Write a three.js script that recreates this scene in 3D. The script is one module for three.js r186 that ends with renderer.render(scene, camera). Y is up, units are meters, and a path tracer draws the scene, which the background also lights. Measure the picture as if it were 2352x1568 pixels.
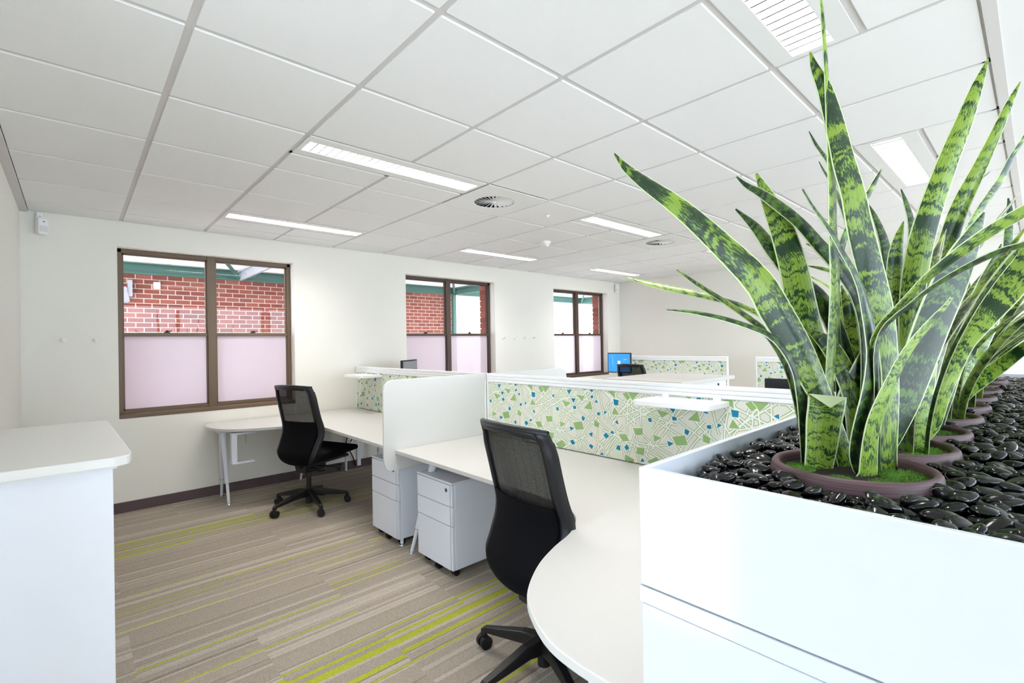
import * as THREE from 'three';
import { RoundedBoxGeometry } from 'three/addons/geometries/RoundedBoxGeometry.js';
import { mergeGeometries } from 'three/addons/utils/BufferGeometryUtils.js';
import { RectAreaLightUniformsLib } from 'three/addons/lights/RectAreaLightUniformsLib.js';

// ---------------------------------------------------------------- camera, sky, exposure
const scene = new THREE.Scene();
const camera = new THREE.PerspectiveCamera(70.8, 2352 / 1568, 0.03, 200);
camera.position.set(0.3008, 1.37, 1.908);
camera.rotation.set(0.00443, -0.73902, -0.01698, 'YXZ');
const renderer = new THREE.WebGLRenderer({ antialias: true });
renderer.toneMapping = THREE.LinearToneMapping;
renderer.toneMappingExposure = 1.88;
renderer.shadowMap.enabled = true;
RectAreaLightUniformsLib.init();
scene.background = new THREE.Color().setRGB(0.74, 0.86, 1.0);   // bright overcast sky
scene.backgroundIntensity = 4.7;
const LAMP = 37;                                                  // ceiling lamp luminance

// ---------------------------------------------------------------- helpers
function rng(seed) { let s = seed >>> 0; return () => { s = (s + 0x6D2B79F5) >>> 0; let t = s; t = Math.imul(t ^ (t >>> 15), t | 1); t ^= t + Math.imul(t ^ (t >>> 7), t | 61); return ((t ^ (t >>> 14)) >>> 0) / 4294967296; }; }
const R0 = rng(20240611);
const V = (x, y, z) => new THREE.Vector3(x, y, z);
const taken = new Map();
function numbered(n) { const k = taken.get(n) || 0; taken.set(n, k + 1); return k ? n + '_' + String(k).padStart(3, '0') : n; }
// uv in metres from the dominant axis of each face
function uvMetres(g) {
  if (g.index) g = g.toNonIndexed();
  const p = g.attributes.position, uv = new Float32Array(p.count * 2);
  const a = V(), b = V(), c = V(), n = V();
  for (let i = 0; i < p.count; i += 3) {
    a.fromBufferAttribute(p, i); b.fromBufferAttribute(p, i + 1); c.fromBufferAttribute(p, i + 2);
    n.copy(b).sub(a).cross(c.clone().sub(a));
    const ax = Math.abs(n.x), ay = Math.abs(n.y), az = Math.abs(n.z);
    [a, b, c].forEach((q, k) => {
      const [u, v] = ay >= ax && ay >= az ? [q.x, q.z] : ax >= az ? [q.z, q.y] : [q.x, q.y];
      uv[(i + k) * 2] = u; uv[(i + k) * 2 + 1] = v;
    });
  }
  g.setAttribute('uv', new THREE.BufferAttribute(uv, 2));
  return g;
}
function bx(x0, x1, y0, y1, z0, z1, r = 0) {
  const w = x1 - x0, h = y1 - y0, d = z1 - z0;
  const g = r ? new RoundedBoxGeometry(w, h, d, 2, Math.min(r, w / 2.01, h / 2.01, d / 2.01)) : new THREE.BoxGeometry(w, h, d);
  g.translate((x0 + x1) / 2, (y0 + y1) / 2, (z0 + z1) / 2);
  return uvMetres(g);
}
function plain(g) { const o = g.index ? g.toNonIndexed() : g.clone(); for (const k of Object.keys(o.attributes)) if (!['position', 'normal', 'uv'].includes(k)) o.deleteAttribute(k); o.morphAttributes = {}; return o; }
function join(gs) { gs = [].concat(gs); return gs.length === 1 ? gs[0] : mergeGeometries(gs.map(plain)); }
function mesh(name, geo, mat, parent) {
  const m = new THREE.Mesh(join(geo), mat);
  m.castShadow = m.receiveShadow = true;
  m.name = parent && parent !== scene ? name : numbered(name);
  (parent || scene).add(m);
  return m;
}
function tag(o, label, category, group) { o.userData.label = label; o.userData.category = category; if (group) o.userData.group = group; return o; }
function thing(name, label, category, pos = [0, 0, 0], turn = 0, group) {
  const o = new THREE.Group(); o.name = numbered(name); scene.add(o);
  o.position.set(...pos); o.rotation.y = turn;
  return tag(o, label, category, group);
}
function structGroup(name, label, category) { const o = new THREE.Group(); o.name = name; o.userData = { kind: 'structure', label, category }; scene.add(o); return o; }
function struct(name, geo, mat, label, category) { const m = mesh(name, geo, mat); m.userData = { kind: 'structure', label, category }; return m; }
function cyl(r0, r1, a, b, seg = 16) {      // tapered cylinder from a to b
  const d = b.clone().sub(a), g = new THREE.CylinderGeometry(r1, r0, d.length(), seg, 1);
  g.applyQuaternion(new THREE.Quaternion().setFromUnitVectors(V(0, 1, 0), d.clone().normalize()));
  g.translate((a.x + b.x) / 2, (a.y + b.y) / 2, (a.z + b.z) / 2);
  return g;
}
function tube(pts, r, seg = 40, rad = 8) { return new THREE.TubeGeometry(new THREE.CatmullRomCurve3(pts.map((p) => V(...p))), seg, r, rad); }
// plate outlined in plan (x, z) between two heights, with a small chamfer
function plate(pts, y0, y1, bev = 0.002) {
  const s = new THREE.Shape(pts.map(([x, z]) => new THREE.Vector2(x, -z)));
  const g = new THREE.ExtrudeGeometry(s, { depth: y1 - y0 - 2 * bev, bevelEnabled: bev > 0, bevelSize: bev, bevelOffset: -bev, bevelThickness: bev, bevelSegments: 2, curveSegments: 12 });
  g.rotateX(-Math.PI / 2); g.translate(0, y0 + bev, 0);
  return uvMetres(g);
}
function spline(pts, n = 40) { return new THREE.CatmullRomCurve3(pts.map(([x, z]) => V(x, 0, z))).getPoints(n).map((p) => [p.x, p.z]); }
function outlined(shape, depth, bev = 0.002, holes = []) {   // extruded x-y outline, centred on z
  const s = shape; for (const h of holes) s.holes.push(h);
  const g = new THREE.ExtrudeGeometry(s, { depth: depth - 2 * bev, bevelEnabled: bev > 0, bevelSize: bev, bevelOffset: -bev, bevelThickness: bev, bevelSegments: 2, curveSegments: 12 });
  g.translate(0, 0, -depth / 2 + bev);
  return uvMetres(g);
}

// ---------------------------------------------------------------- textures
function hash2(x, y, s = 0) { let h = Math.imul(x | 0, 374761393) ^ Math.imul(y | 0, 668265263) ^ Math.imul((s | 0) + 11, 2147483629); h = Math.imul(h ^ (h >>> 13), 1274126177); return ((h ^ (h >>> 16)) >>> 0) / 4294967296; }
function vnoise(x, y, s = 0, px = 0, py = 0) {
  const xi = Math.floor(x), yi = Math.floor(y), fx = x - xi, fy = y - yi;
  const w = (v, p) => p ? ((v % p) + p) % p : v;
  const ux = fx * fx * (3 - 2 * fx), uy = fy * fy * (3 - 2 * fy);
  const a = hash2(w(xi, px), w(yi, py), s), b = hash2(w(xi + 1, px), w(yi, py), s), c = hash2(w(xi, px), w(yi + 1, py), s), d = hash2(w(xi + 1, px), w(yi + 1, py), s);
  return (a + (b - a) * ux) * (1 - uy) + (c + (d - c) * ux) * uy;
}
function dataTex(w, h, f, srgb = true) {
  const d = new Uint8Array(w * h * 4);
  for (let y = 0; y < h; y++) for (let x = 0; x < w; x++) { const c = f(x, y), k = (y * w + x) * 4; d[k] = c[0]; d[k + 1] = c[1]; d[k + 2] = c[2]; d[k + 3] = 255; }
  const t = new THREE.DataTexture(d, w, h, THREE.RGBAFormat);
  t.magFilter = THREE.LinearFilter; t.minFilter = THREE.LinearMipmapLinearFilter; t.generateMipmaps = true;
  t.wrapS = t.wrapT = THREE.RepeatWrapping; if (srgb) t.colorSpace = THREE.SRGBColorSpace; t.needsUpdate = true;
  return t;
}
const grey = (f) => (x, y) => { const v = Math.max(0, Math.min(255, 255 * f(x, y))); return [v, v, v]; };
const fineBump = dataTex(256, 256, grey((x, y) => 0.6 * hash2(x, y, 1) + 0.4 * vnoise(x / 8, y / 8, 2, 32, 32)), false);
function bumpAt(metres) { const t = fineBump.clone(); t.repeat.set(1 / metres, 1 / metres); t.needsUpdate = true; return t; }
const wallBump = bumpAt(0.25), tileBump = bumpAt(0.12);

// ---------------------------------------------------------------- materials
const std = (c, rough, o = {}) => new THREE.MeshStandardMaterial({ color: c, roughness: rough, ...o });
const phy = (c, rough, o = {}) => new THREE.MeshPhysicalMaterial({ color: c, roughness: rough, ...o });
const M = {
  wall: std('#f4f1e8', 0.85, { bumpMap: wallBump, bumpScale: 0.0004 }),
  tile: std('#f8f7f6', 0.95, { bumpMap: tileBump, bumpScale: 0.0006 }),
  bar: std('#dcd8d6', 0.6),
  plaster: std('#f4f3f2', 0.9),
  white: phy('#d3d1cd', 0.38),
  panel: phy('#e2e2e0', 0.5),
  rail: phy('#f8f9fb', 0.35),
  steel: phy('#e9edf7', 0.4),
  planter: phy('#dce1e9', 0.16, { clearcoat: 0.4, clearcoatRoughness: 0.1 }),
  lampWhite: std('#f0f0ee', 0.5),
  reflector: std('#f4f4f4', 0.25, { metalness: 0.25 }),
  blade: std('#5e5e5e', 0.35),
  glow: new THREE.MeshStandardMaterial({ color: '#ffffff', emissive: '#ffffff', emissiveIntensity: 1.6 }),
  dark: std('#0d0d0f', 0.7),
  black: phy('#0f1013', 0.42),
  blackFrame: phy('#12141b', 0.4),
  fabricBlack: phy('#07070b', 0.9, { specularIntensity: 0.3 }),
  rubber: std('#101012', 0.6),
  chrome: std('#c9ccd0', 0.22, { metalness: 1 }),
  base: std('#5b4a4c', 0.7),
  frame: phy('#6d5842', 0.42),
  frame2: phy('#4e3c33', 0.42),
  latch: std('#2a2420', 0.5),
  glass: new THREE.MeshPhysicalMaterial({ color: '#ffffff', roughness: 0.0, transmission: 1, thickness: 0, ior: 1.45 }),
  frost: new THREE.MeshPhysicalMaterial({ color: '#dcd2d9', roughness: 0.9, transmission: 0.46, thickness: 0 }),
  mortar: std('#d8cab8', 0.95),
  green: std('#3f6a5e', 0.55),
  galv: std('#b9bcc0', 0.5, { metalness: 0.3 }),
  soffit: std('#f3eef0', 0.8),
  ground: std('#dedbd5', 0.95),
  cream: std('#f3e2d2', 0.9),
  palefascia: std('#cfe3ee', 0.7),
  louvre: std('#f2eef1', 0.6),
  whitePlastic: phy('#f4f4f3', 0.35),
  clearPlastic: phy('#f7f7f5', 0.15),
  cable: std('#0c0c0d', 0.5),
};

// ---------------------------------------------------------------- room shell
const CY = 2.459, X1 = 7.78, Z0 = -3.32, Z1 = 4.3, GX = 0.6;

// carpet tiles
const TS = 0.445, CT = 10;
const carpetYellow = [ // x0, x1, z, width of the yellow yarn stripes
  [0, 0.92, -2.20, 0.036], [0.3, 0.92, -2.265, 0.012], [0, 1.38, -2.32, 0.010], [0, 1.38, -2.37, 0.016], [0, 1.38, -2.425, 0.010], [0, 1.38, -2.475, 0.026], [0.92, 2.3, -2.40, 0.018], [1.37, 2.3, -2.33, 0.014], [1.37, 2.7, -2.46, 0.012],
  [1.37, 2.7, -2.27, 0.018], [0.92, 1.815, -2.235, 0.012], [0.92, 1.815, -1.39, 0.014], [0.92, 1.815, -1.20, 0.007], [1.37, 1.815, -1.12, 0.010], [1.815, 2.26, -1.28, 0.016], [0.48, 0.92, -1.52, 0.008], [0.03, 0.92, -1.37, 0.009], [0.03, 0.92, -1.30, 0.008], [0.03, 0.92, -1.12, 0.010],
  [1.37, 1.815, -0.86, 0.012], [1.37, 1.815, -0.80, 0.010], [0.48, 1.37, -0.70, 0.012], [0.48, 1.37, -0.49, 0.012], [0.03, 0.48, -0.60, 0.010], [0.92, 1.815, -0.24, 0.012], [0.48, 0.93, -0.20, 0.03], [0.92, 2.26, -0.115, 0.050], [0.92, 1.815, -0.175, 0.022], [1.37, 2.26, -0.03, 0.028], [0.92, 1.37, 0.0, 0.03], [1.815, 2.26, -0.25, 0.014], [1.815, 2.26, -0.20, 0.020], [0.92, 2.26, 0.06, 0.012], [1.37, 1.815, 0.42, 0.016],
];
const carpetTex = (() => {
  const N = 2048, S = TS * CT, px = S / N, rows = N / CT;
  const variants = [];
  for (let k = 0; k < 6; k++) {
    const r = rng(900 + k * 17), a = new Float32Array(Math.ceil(rows) + 2);
    let y = 0;
    while (y < a.length) {
      const kind = r(), n = kind < 0.4 ? 1 + r() * 2 : kind < 0.75 ? 4 + r() * 8 : 12 + r() * 30;
      const t = kind < 0.22 ? -0.42 - 0.3 * r() : kind < 0.4 ? 0.35 + 0.3 * r() : kind < 0.58 ? 0.28 + 0.25 * r() : -0.15 + 0.25 * r();
      for (let j = 0; j < n && y < a.length; j++) a[y++] = t;
    }
    variants.push(a);
  }
  return dataTex(N, N, (x, y) => {
    const wx = 0.035 + x * px, wz = Z0 + y * px, tx = Math.floor(x / rows), ty = Math.floor(y / rows);
    const v = variants[Math.floor(hash2((tx + ty * 3) >> 1, ty, 77) * 6)], t = v[Math.floor(y - ty * rows)];
    const yarn = 0.16 * (hash2(x >> 1, y, 5) - 0.5) + 0.10 * (hash2(x, y, 6) - 0.5) + ((y & 1) ? -0.035 : 0.035);
    let c = [160, 149, 135].map((b, i) => b * (1 + 0.24 * t + yarn) + (t > 0.3 ? [2, 4, 7][i] : 0));
    for (const [x0, x1, z, w] of carpetYellow) {
      if (wx < x0 || wx > x1) continue;
      const d = Math.abs(wz - z) / (w / 2), edge = w > 0.03 ? 0.55 + 0.45 * hash2(x, y, 9) : 0.75 + 0.25 * hash2(x >> 1, y, 9);
      if (d < edge * 1.05) { const k = 1 + 1.1 * yarn; c = [170 * k, 174 * k, 48 * k]; }
    }
    return c.map((q) => Math.max(0, Math.min(255, q)));
  });
})();
const carpetBump = bumpAt(0.3);
const carpet = std('#ffffff', 0.98, { map: carpetTex, bumpMap: carpetBump, bumpScale: 0.0012 });
const floor = structGroup('floor', 'taupe striped carpet tiles with lime yellow lines', 'floor');
mesh('subfloor', bx(-0.3, X1 + 0.3, -0.25, -0.006, Z0 - 0.3, Z1 + 0.3), std('#77716a', 0.9), floor);
for (let i = -1; i < 18; i++) for (let j = 0; j < 18; j++) {
  const x0 = Math.max(0, 0.035 + i * TS), x1 = Math.min(X1, 0.035 + (i + 1) * TS), z0 = Z0 + j * TS, z1 = Math.min(Z1, z0 + TS);
  if (x1 - x0 < 0.02 || z1 - z0 < 0.02) continue;
  const g = bx(x0, x1, -0.006, 0, z0, z1);
  const p = g.attributes.position, uv = g.attributes.uv;
  for (let k = 0; k < p.count; k++) uv.setXY(k, (p.getX(k) - 0.035) / (TS * CT), (p.getZ(k) - Z0) / (TS * CT));
  mesh('carpet_tile', g, carpet, floor);
}

// ceiling: grid bars with tegular tiles standing just below them
const ceiling = structGroup('ceiling', 'white suspended grid ceiling with square mineral tiles', 'ceiling');
mesh('slab', bx(-0.3, X1 + 0.3, CY + 0.16, CY + 0.36, Z0 - 0.3, Z1 + 0.3), M.plaster, ceiling);
const ZG = 1.8;        // the grid ends here, plasterboard beyond
mesh('plasterboard', bx(-0.05, X1, CY - 0.004, CY + 0.02, ZG + 0.03, Z1), M.plaster, ceiling);
mesh('plasterboard_edge', [bx(0, X1, CY - 0.006, CY + 0.03, ZG - 0.004, ZG + 0.032), bx(0, X1, CY + 0.007, CY + 0.03, ZG - 0.03, ZG)], M.bar, ceiling);
const lamps = [[2, -1.5, 1], [6, -1.5, 1], [10, -1.5, 1], [2, -4.5, 1], [6, -4.5, 1], [10, -4.5, 1], [2, 2, 1], [6, 2, 1], [10, 2, 1]]; // grid column, grid row in +z of the near edge
const vents = [[4, -2], [8, -2]];
const rowOf = (j) => j * GX;     // world z of grid line j (positive towards the viewer)
const lampCells = new Set(), ventCells = new Set();
for (const [c, r] of lamps) for (const k of [0, 1]) lampCells.add((c + k) + ',' + Math.floor(r));
for (const [c, r] of vents) ventCells.add(c + ',' + r);
const GAP = 0.013;
for (let i = 0; i < 13; i++) for (let j = -6; j < 3; j++) {
  const x0 = Math.max(0.035, i * GX), x1 = Math.min(X1, (i + 1) * GX), z0 = Math.max(Z0, j * GX), z1 = (j + 1) * GX;
  if (ventCells.has(i + ',' + j)) continue;
  if (lampCells.has(i + ',' + j)) {
    const lampNear = j >= 0;                  // the lamp takes one half of the cell, a half tile the other
    const h0 = lampNear ? z0 + 0.3 : z0, h1 = lampNear ? z1 : z0 + 0.3;
    mesh('ceiling_tile', bx(x0 + GAP, x1 - GAP, CY, CY + 0.018, h0 + GAP, h1 - GAP, 0.003), M.tile, ceiling);
    continue;
  }
  mesh('ceiling_tile', bx(x0 + GAP, x1 - GAP, CY, CY + 0.018, z0 + (z0 === Z0 ? 0.004 : GAP), z1 - GAP, 0.003), M.tile, ceiling);
}
for (let i = 1; i < 13; i++) {
  let z = Z0;                                  // bars stop at the lamp fittings that span them
  const cuts = lamps.filter(([c]) => c + 1 === i).map(([, r]) => r >= 0 ? r * GX : Math.floor(r) * GX + 0.3).sort((p, q) => p - q);
  for (const c of [...cuts, null]) { mesh('grid_bar', bx(i * GX - 0.02, i * GX + 0.02, CY + 0.007, CY + 0.03, z, c === null ? ZG : c), M.bar, ceiling); if (c !== null) z = c + 0.3; }
}
for (let j = -5; j < 3; j++) mesh('grid_bar', bx(0.03, X1, CY + 0.0075, CY + 0.03, j * GX - 0.02, j * GX + 0.02), M.bar, ceiling);
for (const [c, r] of lamps) { const z = r >= 0 ? r * GX + 0.3 : Math.floor(r) * GX + 0.3; mesh('grid_bar', bx(c * GX, (c + 2) * GX, CY + 0.007, CY + 0.03, z - 0.02, z + 0.02), M.bar, ceiling); }
mesh('wall_angle', bx(0, 0.045, CY - 0.012, CY + 0.03, Z0, ZG), M.bar, ceiling);

// window wall with three openings, plaster inside and brick outside
const WIN = [[0.575, 2.0], [3.315, 4.745], [5.98, 7.41]], WY0 = 0.79, WY1 = 2.25;
function wallWithOpenings(z0, z1, opens, y0, y1, xa, xb, top) {
  const g = []; let x = xa;
  for (const [a, b] of opens) { g.push(bx(x, a, 0, top, z0, z1)); g.push(bx(a, b, 0, y0, z0, z1), bx(a, b, y1, top, z0, z1)); x = b; }
  g.push(bx(x, xb, 0, top, z0, z1));
  return g;
}
const wallN = structGroup('wall_window', 'off white plastered wall with three brown framed windows', 'wall');
mesh('plaster', wallWithOpenings(Z0 - 0.21, Z0, WIN, WY0, WY1, -0.2, X1 + 0.2, CY + 0.2), M.wall, wallN);
const brickTone = ['#97503f', '#8b4536', '#a05845', '#944a3a', '#834030'].map((c) => std(c, 0.9, { bumpMap: bumpAt(0.09), bumpScale: 0.002 }));
const BC = 0.081, BL = 0.22;
mesh('outer_skin', wallWithOpenings(Z0 - 0.335, Z0 - 0.21, WIN.map(([a, b]) => [a - 0.012, b + 0.012]), WY0 - 0.05, WY1, -0.2, X1 + 0.2, CY + 0.3), std('#a2604f', 0.95), wallN);
for (const w of [1, 2]) for (let k = 0; k < 18; k++)
  mesh('brick', bx(WIN[w][1] + 0.0, WIN[w][1] + 0.05, WY0 + k * BC + 0.005, WY0 + (k + 1) * BC - 0.005, Z0 - 0.345, Z0 - 0.2, 0.003), brickTone[(k * 3 + w) % 5], wallN);
const DZ0 = 0.55, DZ1 = 1.15;      // unseen glazed side door, added to throw daylight on the pedestals
struct('wall_left', [bx(-0.2, 0, 0, CY + 0.2, Z0 - 0.3, DZ0), bx(-0.2, 0, 0, CY + 0.2, DZ1, Z1 + 0.2), bx(-0.2, 0, 2.1, CY + 0.2, DZ0, DZ1), bx(-0.2, 0, 0, 0.06, DZ0, DZ1)], M.wall, 'off white side wall behind the white counter', 'wall');
struct('wall_far', bx(X1, X1 + 0.2, 0, CY + 0.2, Z0 - 0.3, Z1 + 0.2), M.wall, 'off white end wall behind the far workstations', 'wall');
struct('wall_back', [bx(-0.2, 0.25, 0, CY + 0.2, Z1, Z1 + 0.2), bx(7.5, X1 + 0.2, 0, CY + 0.2, Z1, Z1 + 0.2), bx(0.25, 7.5, 0, 0.1, Z1, Z1 + 0.2), bx(0.25, 7.5, 2.4, CY + 0.2, Z1, Z1 + 0.2), bx(3.85, 3.95, 0.1, 2.4, Z1, Z1 + 0.2)], M.wall, 'white wall with wide glazed shopfront openings', 'wall');
struct('baseboard_window', bx(0, X1, 0, 0.088, Z0, Z0 + 0.012, 0.003), M.base, 'dark mauve brown skirting under the windows', 'baseboard');
struct('baseboard_left', bx(0, 0.012, 0, 0.088, Z0 + 0.012, -0.05, 0.003), M.base, 'dark mauve brown skirting along the side wall', 'baseboard');
struct('baseboard_far', bx(X1 - 0.012, X1, 0, 0.088, Z0 + 0.012, Z1, 0.003), M.base, 'dark mauve brown skirting along the end wall', 'baseboard');

// windows
function pane(x0, x1, y0, y1, z) { const g = new THREE.PlaneGeometry(x1 - x0, y1 - y0); g.translate((x0 + x1) / 2, (y0 + y1) / 2, z); return g; }   // thin glass: one sheet with thickness 0
function makeWindow(n, [a, b], mat, label) {
  const w = structGroup('window_' + n, label, 'window');
  const zf = Z0 - 0.17, zb = Z0 - 0.11, f = 0.036, mid = (a + b) / 2 - 0.01, tr = 1.505;
  mesh('frame', [bx(a, a + f, WY0, WY1, zf, zb, 0.004), bx(b - f, b, WY0, WY1, zf, zb, 0.004), bx(a, b, WY1 - f, WY1, zf, zb, 0.004), bx(a, b, WY0, WY0 + f + 0.02, zf, zb, 0.004)], mat, w);
  mesh('mullion', bx(mid - 0.034, mid + 0.034, WY0, WY1, zf - 0.01, zb + 0.008, 0.005), mat, w);
  mesh('sill', bx(a, b, WY0 - 0.001, WY0 + 0.032, zb, Z0 + 0.004, 0.004), mat, w);
  [[a + f, mid - 0.034], [mid + 0.034, b - f]].forEach(([x0, x1]) => {
    mesh('meeting_rail', bx(x0, x1, tr - 0.016, tr + 0.016, zf + 0.004, zb - 0.004, 0.003), mat, w);
    mesh('upper_sash', [bx(x0, x0 + 0.012, tr, WY1 - f, zf + 0.012, zb - 0.02), bx(x1 - 0.012, x1, tr, WY1 - f, zf + 0.012, zb - 0.02), bx(x0, x1, WY1 - f - 0.013, WY1 - f, zf + 0.012, zb - 0.02)], mat, w);
    mesh('clear_pane', pane(x0, x1, tr, WY1 - f, Z0 - 0.145), M.glass, w);
    mesh('frosted_pane', pane(x0, x1, WY0 + f, tr, Z0 - 0.134), M.frost, w);
    mesh('lower_sash', [bx(x0, x0 + 0.012, WY0 + f, tr, Z0 - 0.14, Z0 - 0.122), bx(x1 - 0.012, x1, WY0 + f, tr, Z0 - 0.14, Z0 - 0.122), bx(x0, x1, WY0 + f + 0.02, WY0 + f + 0.03, Z0 - 0.14, Z0 - 0.122)], mat, w);
    const xc = (x0 + x1) / 2;
    mesh('latch', [bx(xc - 0.022, xc + 0.022, tr + 0.016, tr + 0.026, zb - 0.03, zb - 0.008, 0.003), cyl(0.012, 0.009, V(xc, tr + 0.022, zb - 0.018), V(xc, tr + 0.04, zb - 0.018)), bx(xc - 0.004, xc + 0.036, tr + 0.03, tr + 0.037, zb - 0.024, zb - 0.012, 0.002)], M.latch, w);
  });
}
makeWindow(1, WIN[0], M.frame, 'brown framed sash window facing the brick wall, frosted below');
makeWindow(2, WIN[1], M.frame2, 'brown framed sash window between the coat hooks and the patterned screen');
makeWindow(3, WIN[2], M.frame2, 'brown framed sash window beside the blue monitor');
// glazing behind the viewer (lights the planter)
const glaz = structGroup('window_4', 'wide glazed shopfront', 'window');
for (const [a, b] of [[0.25, 3.85], [3.95, 7.5]]) { mesh('glass_pane', pane(a, b, 0.1, 2.4, Z1 + 0.095), M.glass, glaz); mesh('frame', [bx(a, b, 0.1, 0.16, Z1 + 0.06, Z1 + 0.13), bx(a, b, 2.34, 2.4, Z1 + 0.06, Z1 + 0.13), bx(a, a + 0.05, 0.3, 2.25, Z1 + 0.06, Z1 + 0.13), bx(b - 0.05, b, 0.3, 2.25, Z1 + 0.06, Z1 + 0.13), bx((a + b) / 2 - 0.03, (a + b) / 2 + 0.03, 0.3, 2.25, Z1 + 0.06, Z1 + 0.13)], M.frame2, glaz); }
const door = structGroup('door_1', 'unseen glazed door added in the side wall to let in daylight', 'door');
{ const g = new THREE.PlaneGeometry(DZ1 - DZ0, 2.04); g.rotateY(Math.PI / 2); g.translate(-0.105, 1.08, (DZ0 + DZ1) / 2); mesh('glass_pane', g, M.glass, door); }
mesh('frame', [bx(-0.14, -0.07, 0.06, 0.14, DZ0, DZ1), bx(-0.14, -0.07, 2.04, 2.1, DZ0, DZ1), bx(-0.14, -0.07, 0.14, 2.04, DZ0, DZ0 + 0.05), bx(-0.14, -0.07, 0.14, 2.04, DZ1 - 0.05, DZ1)], M.frame2, door);

// ---------------------------------------------------------------- outside
struct('ground', bx(-30, 45, -0.4, -0.3, -40, 30), M.ground, 'pale concrete paving outside', 'ground');
const ZB = -8.2;
const opp = structGroup('wall_opposite', 'red brick wall across the covered walkway', 'brick wall');
const XB1 = 7.55;
mesh('mortar', bx(-3, XB1 - 0.01, -0.3, 2.85, ZB - 0.22, ZB - 0.006), M.mortar, opp);
mesh('return_mortar', bx(XB1 - 0.11, XB1 - 0.01, -0.3, 2.85, ZB - 3, ZB - 0.02), M.mortar, opp);
const brickGeo = bx(-BL / 2 + 0.008, BL / 2 - 0.008, -BC / 2 + 0.0065, BC / 2 - 0.0065, -0.05, 0, 0.002), halfGeo = bx(-BL / 4 + 0.008, BL / 4 - 0.008, -BC / 2 + 0.0065, BC / 2 - 0.0065, -0.05, 0, 0.002);
const farBricks = brickTone.map(() => []); let single = 0;
for (let r = 0; r < 38; r++) {
  const y = -0.28 + (r + 0.5) * BC, off = (r & 1) * BL / 2;
  for (let k = 0; k < 50; k++) {
    const x = XB1 - BL / 2 - k * BL + (r & 1 ? -BL / 2 + BL / 2 : 0) - off + (r & 1 ? BL / 2 - BL / 2 : 0);
    if (x < -3) break;
    const m = Math.floor(hash2(k, r, 31) * 5);
    const inView = y > 1.70 && y < 2.80 && ((x > 0.85 && x < 3.55) || (x > 5.2 && x < 7.6));
    if (inView && single < 300) { const b = mesh('brick', brickGeo, brickTone[m], opp); b.position.set(x, y, ZB); single++; }
    else { const g = brickGeo.clone(); g.translate(x, y, ZB); farBricks[m].push(g); }
  }
  if (r & 1) { const b = mesh('half_brick', halfGeo, brickTone[r % 5], opp); b.position.set(XB1 - BL / 4, y, ZB); }
}
farBricks.forEach((gs, m) => { const o = mesh('brickwork', gs, brickTone[m], opp); o.userData.kind = 'stuff'; });
const ver = thing('verandah_frame', 'dark green steel verandah frame over the outside walkway', 'verandah');
mesh('beam', [bx(-3, 16, 2.60, 2.615, -7.96, -7.84), bx(-3, 16, 2.765, 2.78, -7.96, -7.84), bx(-3, 16, 2.60, 2.78, -7.93, -7.915)], M.green, ver);
for (const x of [2.55, 7.3, 12.2]) {
  mesh('rafter', [bx(x - 0.05, x + 0.05, 2.74, 2.78, -7.9, -3.7), bx(x - 0.02, x + 0.02, 2.6, 2.74, -7.9, -3.7)], x < 3 ? M.galv : M.green, ver);
  mesh('brace', cyl(0.03, 0.03, V(x - 0.02, 2.64, -7.84), V(x - 0.45, 2.95, -7.3), 8), M.green, ver);
  if (x > 3) mesh('post', bx(x - 0.045, x + 0.045, -0.3, 2.6, -7.95, -7.86, 0.006), x > 10 ? M.galv : M.green, ver);
}
mesh('cross_beam', bx(7.3, 14, 2.56, 2.70, -5.4, -5.3), M.green, ver);
const roof = thing('verandah_roof', 'white translucent roof sheets above the outside walkway', 'roof');
M.sheet = new THREE.MeshPhysicalMaterial({ color: '#f6f0f2', roughness: 0.9, transmission: 0.42, thickness: 0 });
for (let k = 0; k < 16; k++) { const x = -3 + k * 1.2; mesh('roof_sheet', bx(x + 0.004, x + 1.196, 2.86, 2.866, -8.3, -3.72), M.sheet, roof); }
for (let k = 0; k < 16; k++) for (let j = 0; j < 3; j++) mesh('screw', cyl(0.012, 0.012, V(-2.75 + k * 1.2, 2.852, -7.4 + j * 1.2), V(-2.75 + k * 1.2, 2.861, -7.4 + j * 1.2), 8), M.galv, roof);
tag(mesh('junction_box', bx(1.30, 1.395, 2.40, 2.515, ZB + 0.001, ZB + 0.055, 0.008), M.whitePlastic), 'small white junction box on the brick wall outside', 'junction box');
const fl = thing('floodlight', 'grey floodlight fixed to the brick wall outside', 'floodlight', [0.985, 2.3, ZB]);
mesh('bracket', bx(-0.03, 0.03, -0.05, 0.22, 0.0, 0.12, 0.006), M.galv, fl); { const h = mesh('head', bx(-0.06, 0.06, -0.14, 0.12, -0.02, 0.03, 0.01), M.galv, fl); h.position.set(-0.09, -0.02, 0.13); h.rotation.set(0.4, 0.2, 0.2); }
const nb = thing('neighbour_building', 'cream rendered building with pale blue fascia beyond the verandah', 'building');
mesh('wall', bx(9.0, 40, -0.3, 4.2, -19.5, -19), M.cream, nb); mesh('fascia', bx(8.5, 40, 3.3, 3.7, -19.0, -18.7), M.palefascia, nb); mesh('roof', bx(8.0, 40, 4.2, 4.5, -20, -18.5), M.soffit, nb);
const lv = thing('louvre_fence', 'white slatted fence beyond the verandah post', 'fence');
for (let k = 0; k < 22; k++) mesh('slat', bx(13.5, 30, -0.2 + k * 0.11, -0.2 + k * 0.11 + 0.085, -15.04, -15.0, 0.004), M.louvre, lv);
for (const x of [13.5, 19, 24.5, 30]) mesh('post', bx(x - 0.05, x + 0.05, -0.3, 2.25, -15.12, -15.04), M.louvre, lv);

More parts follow.
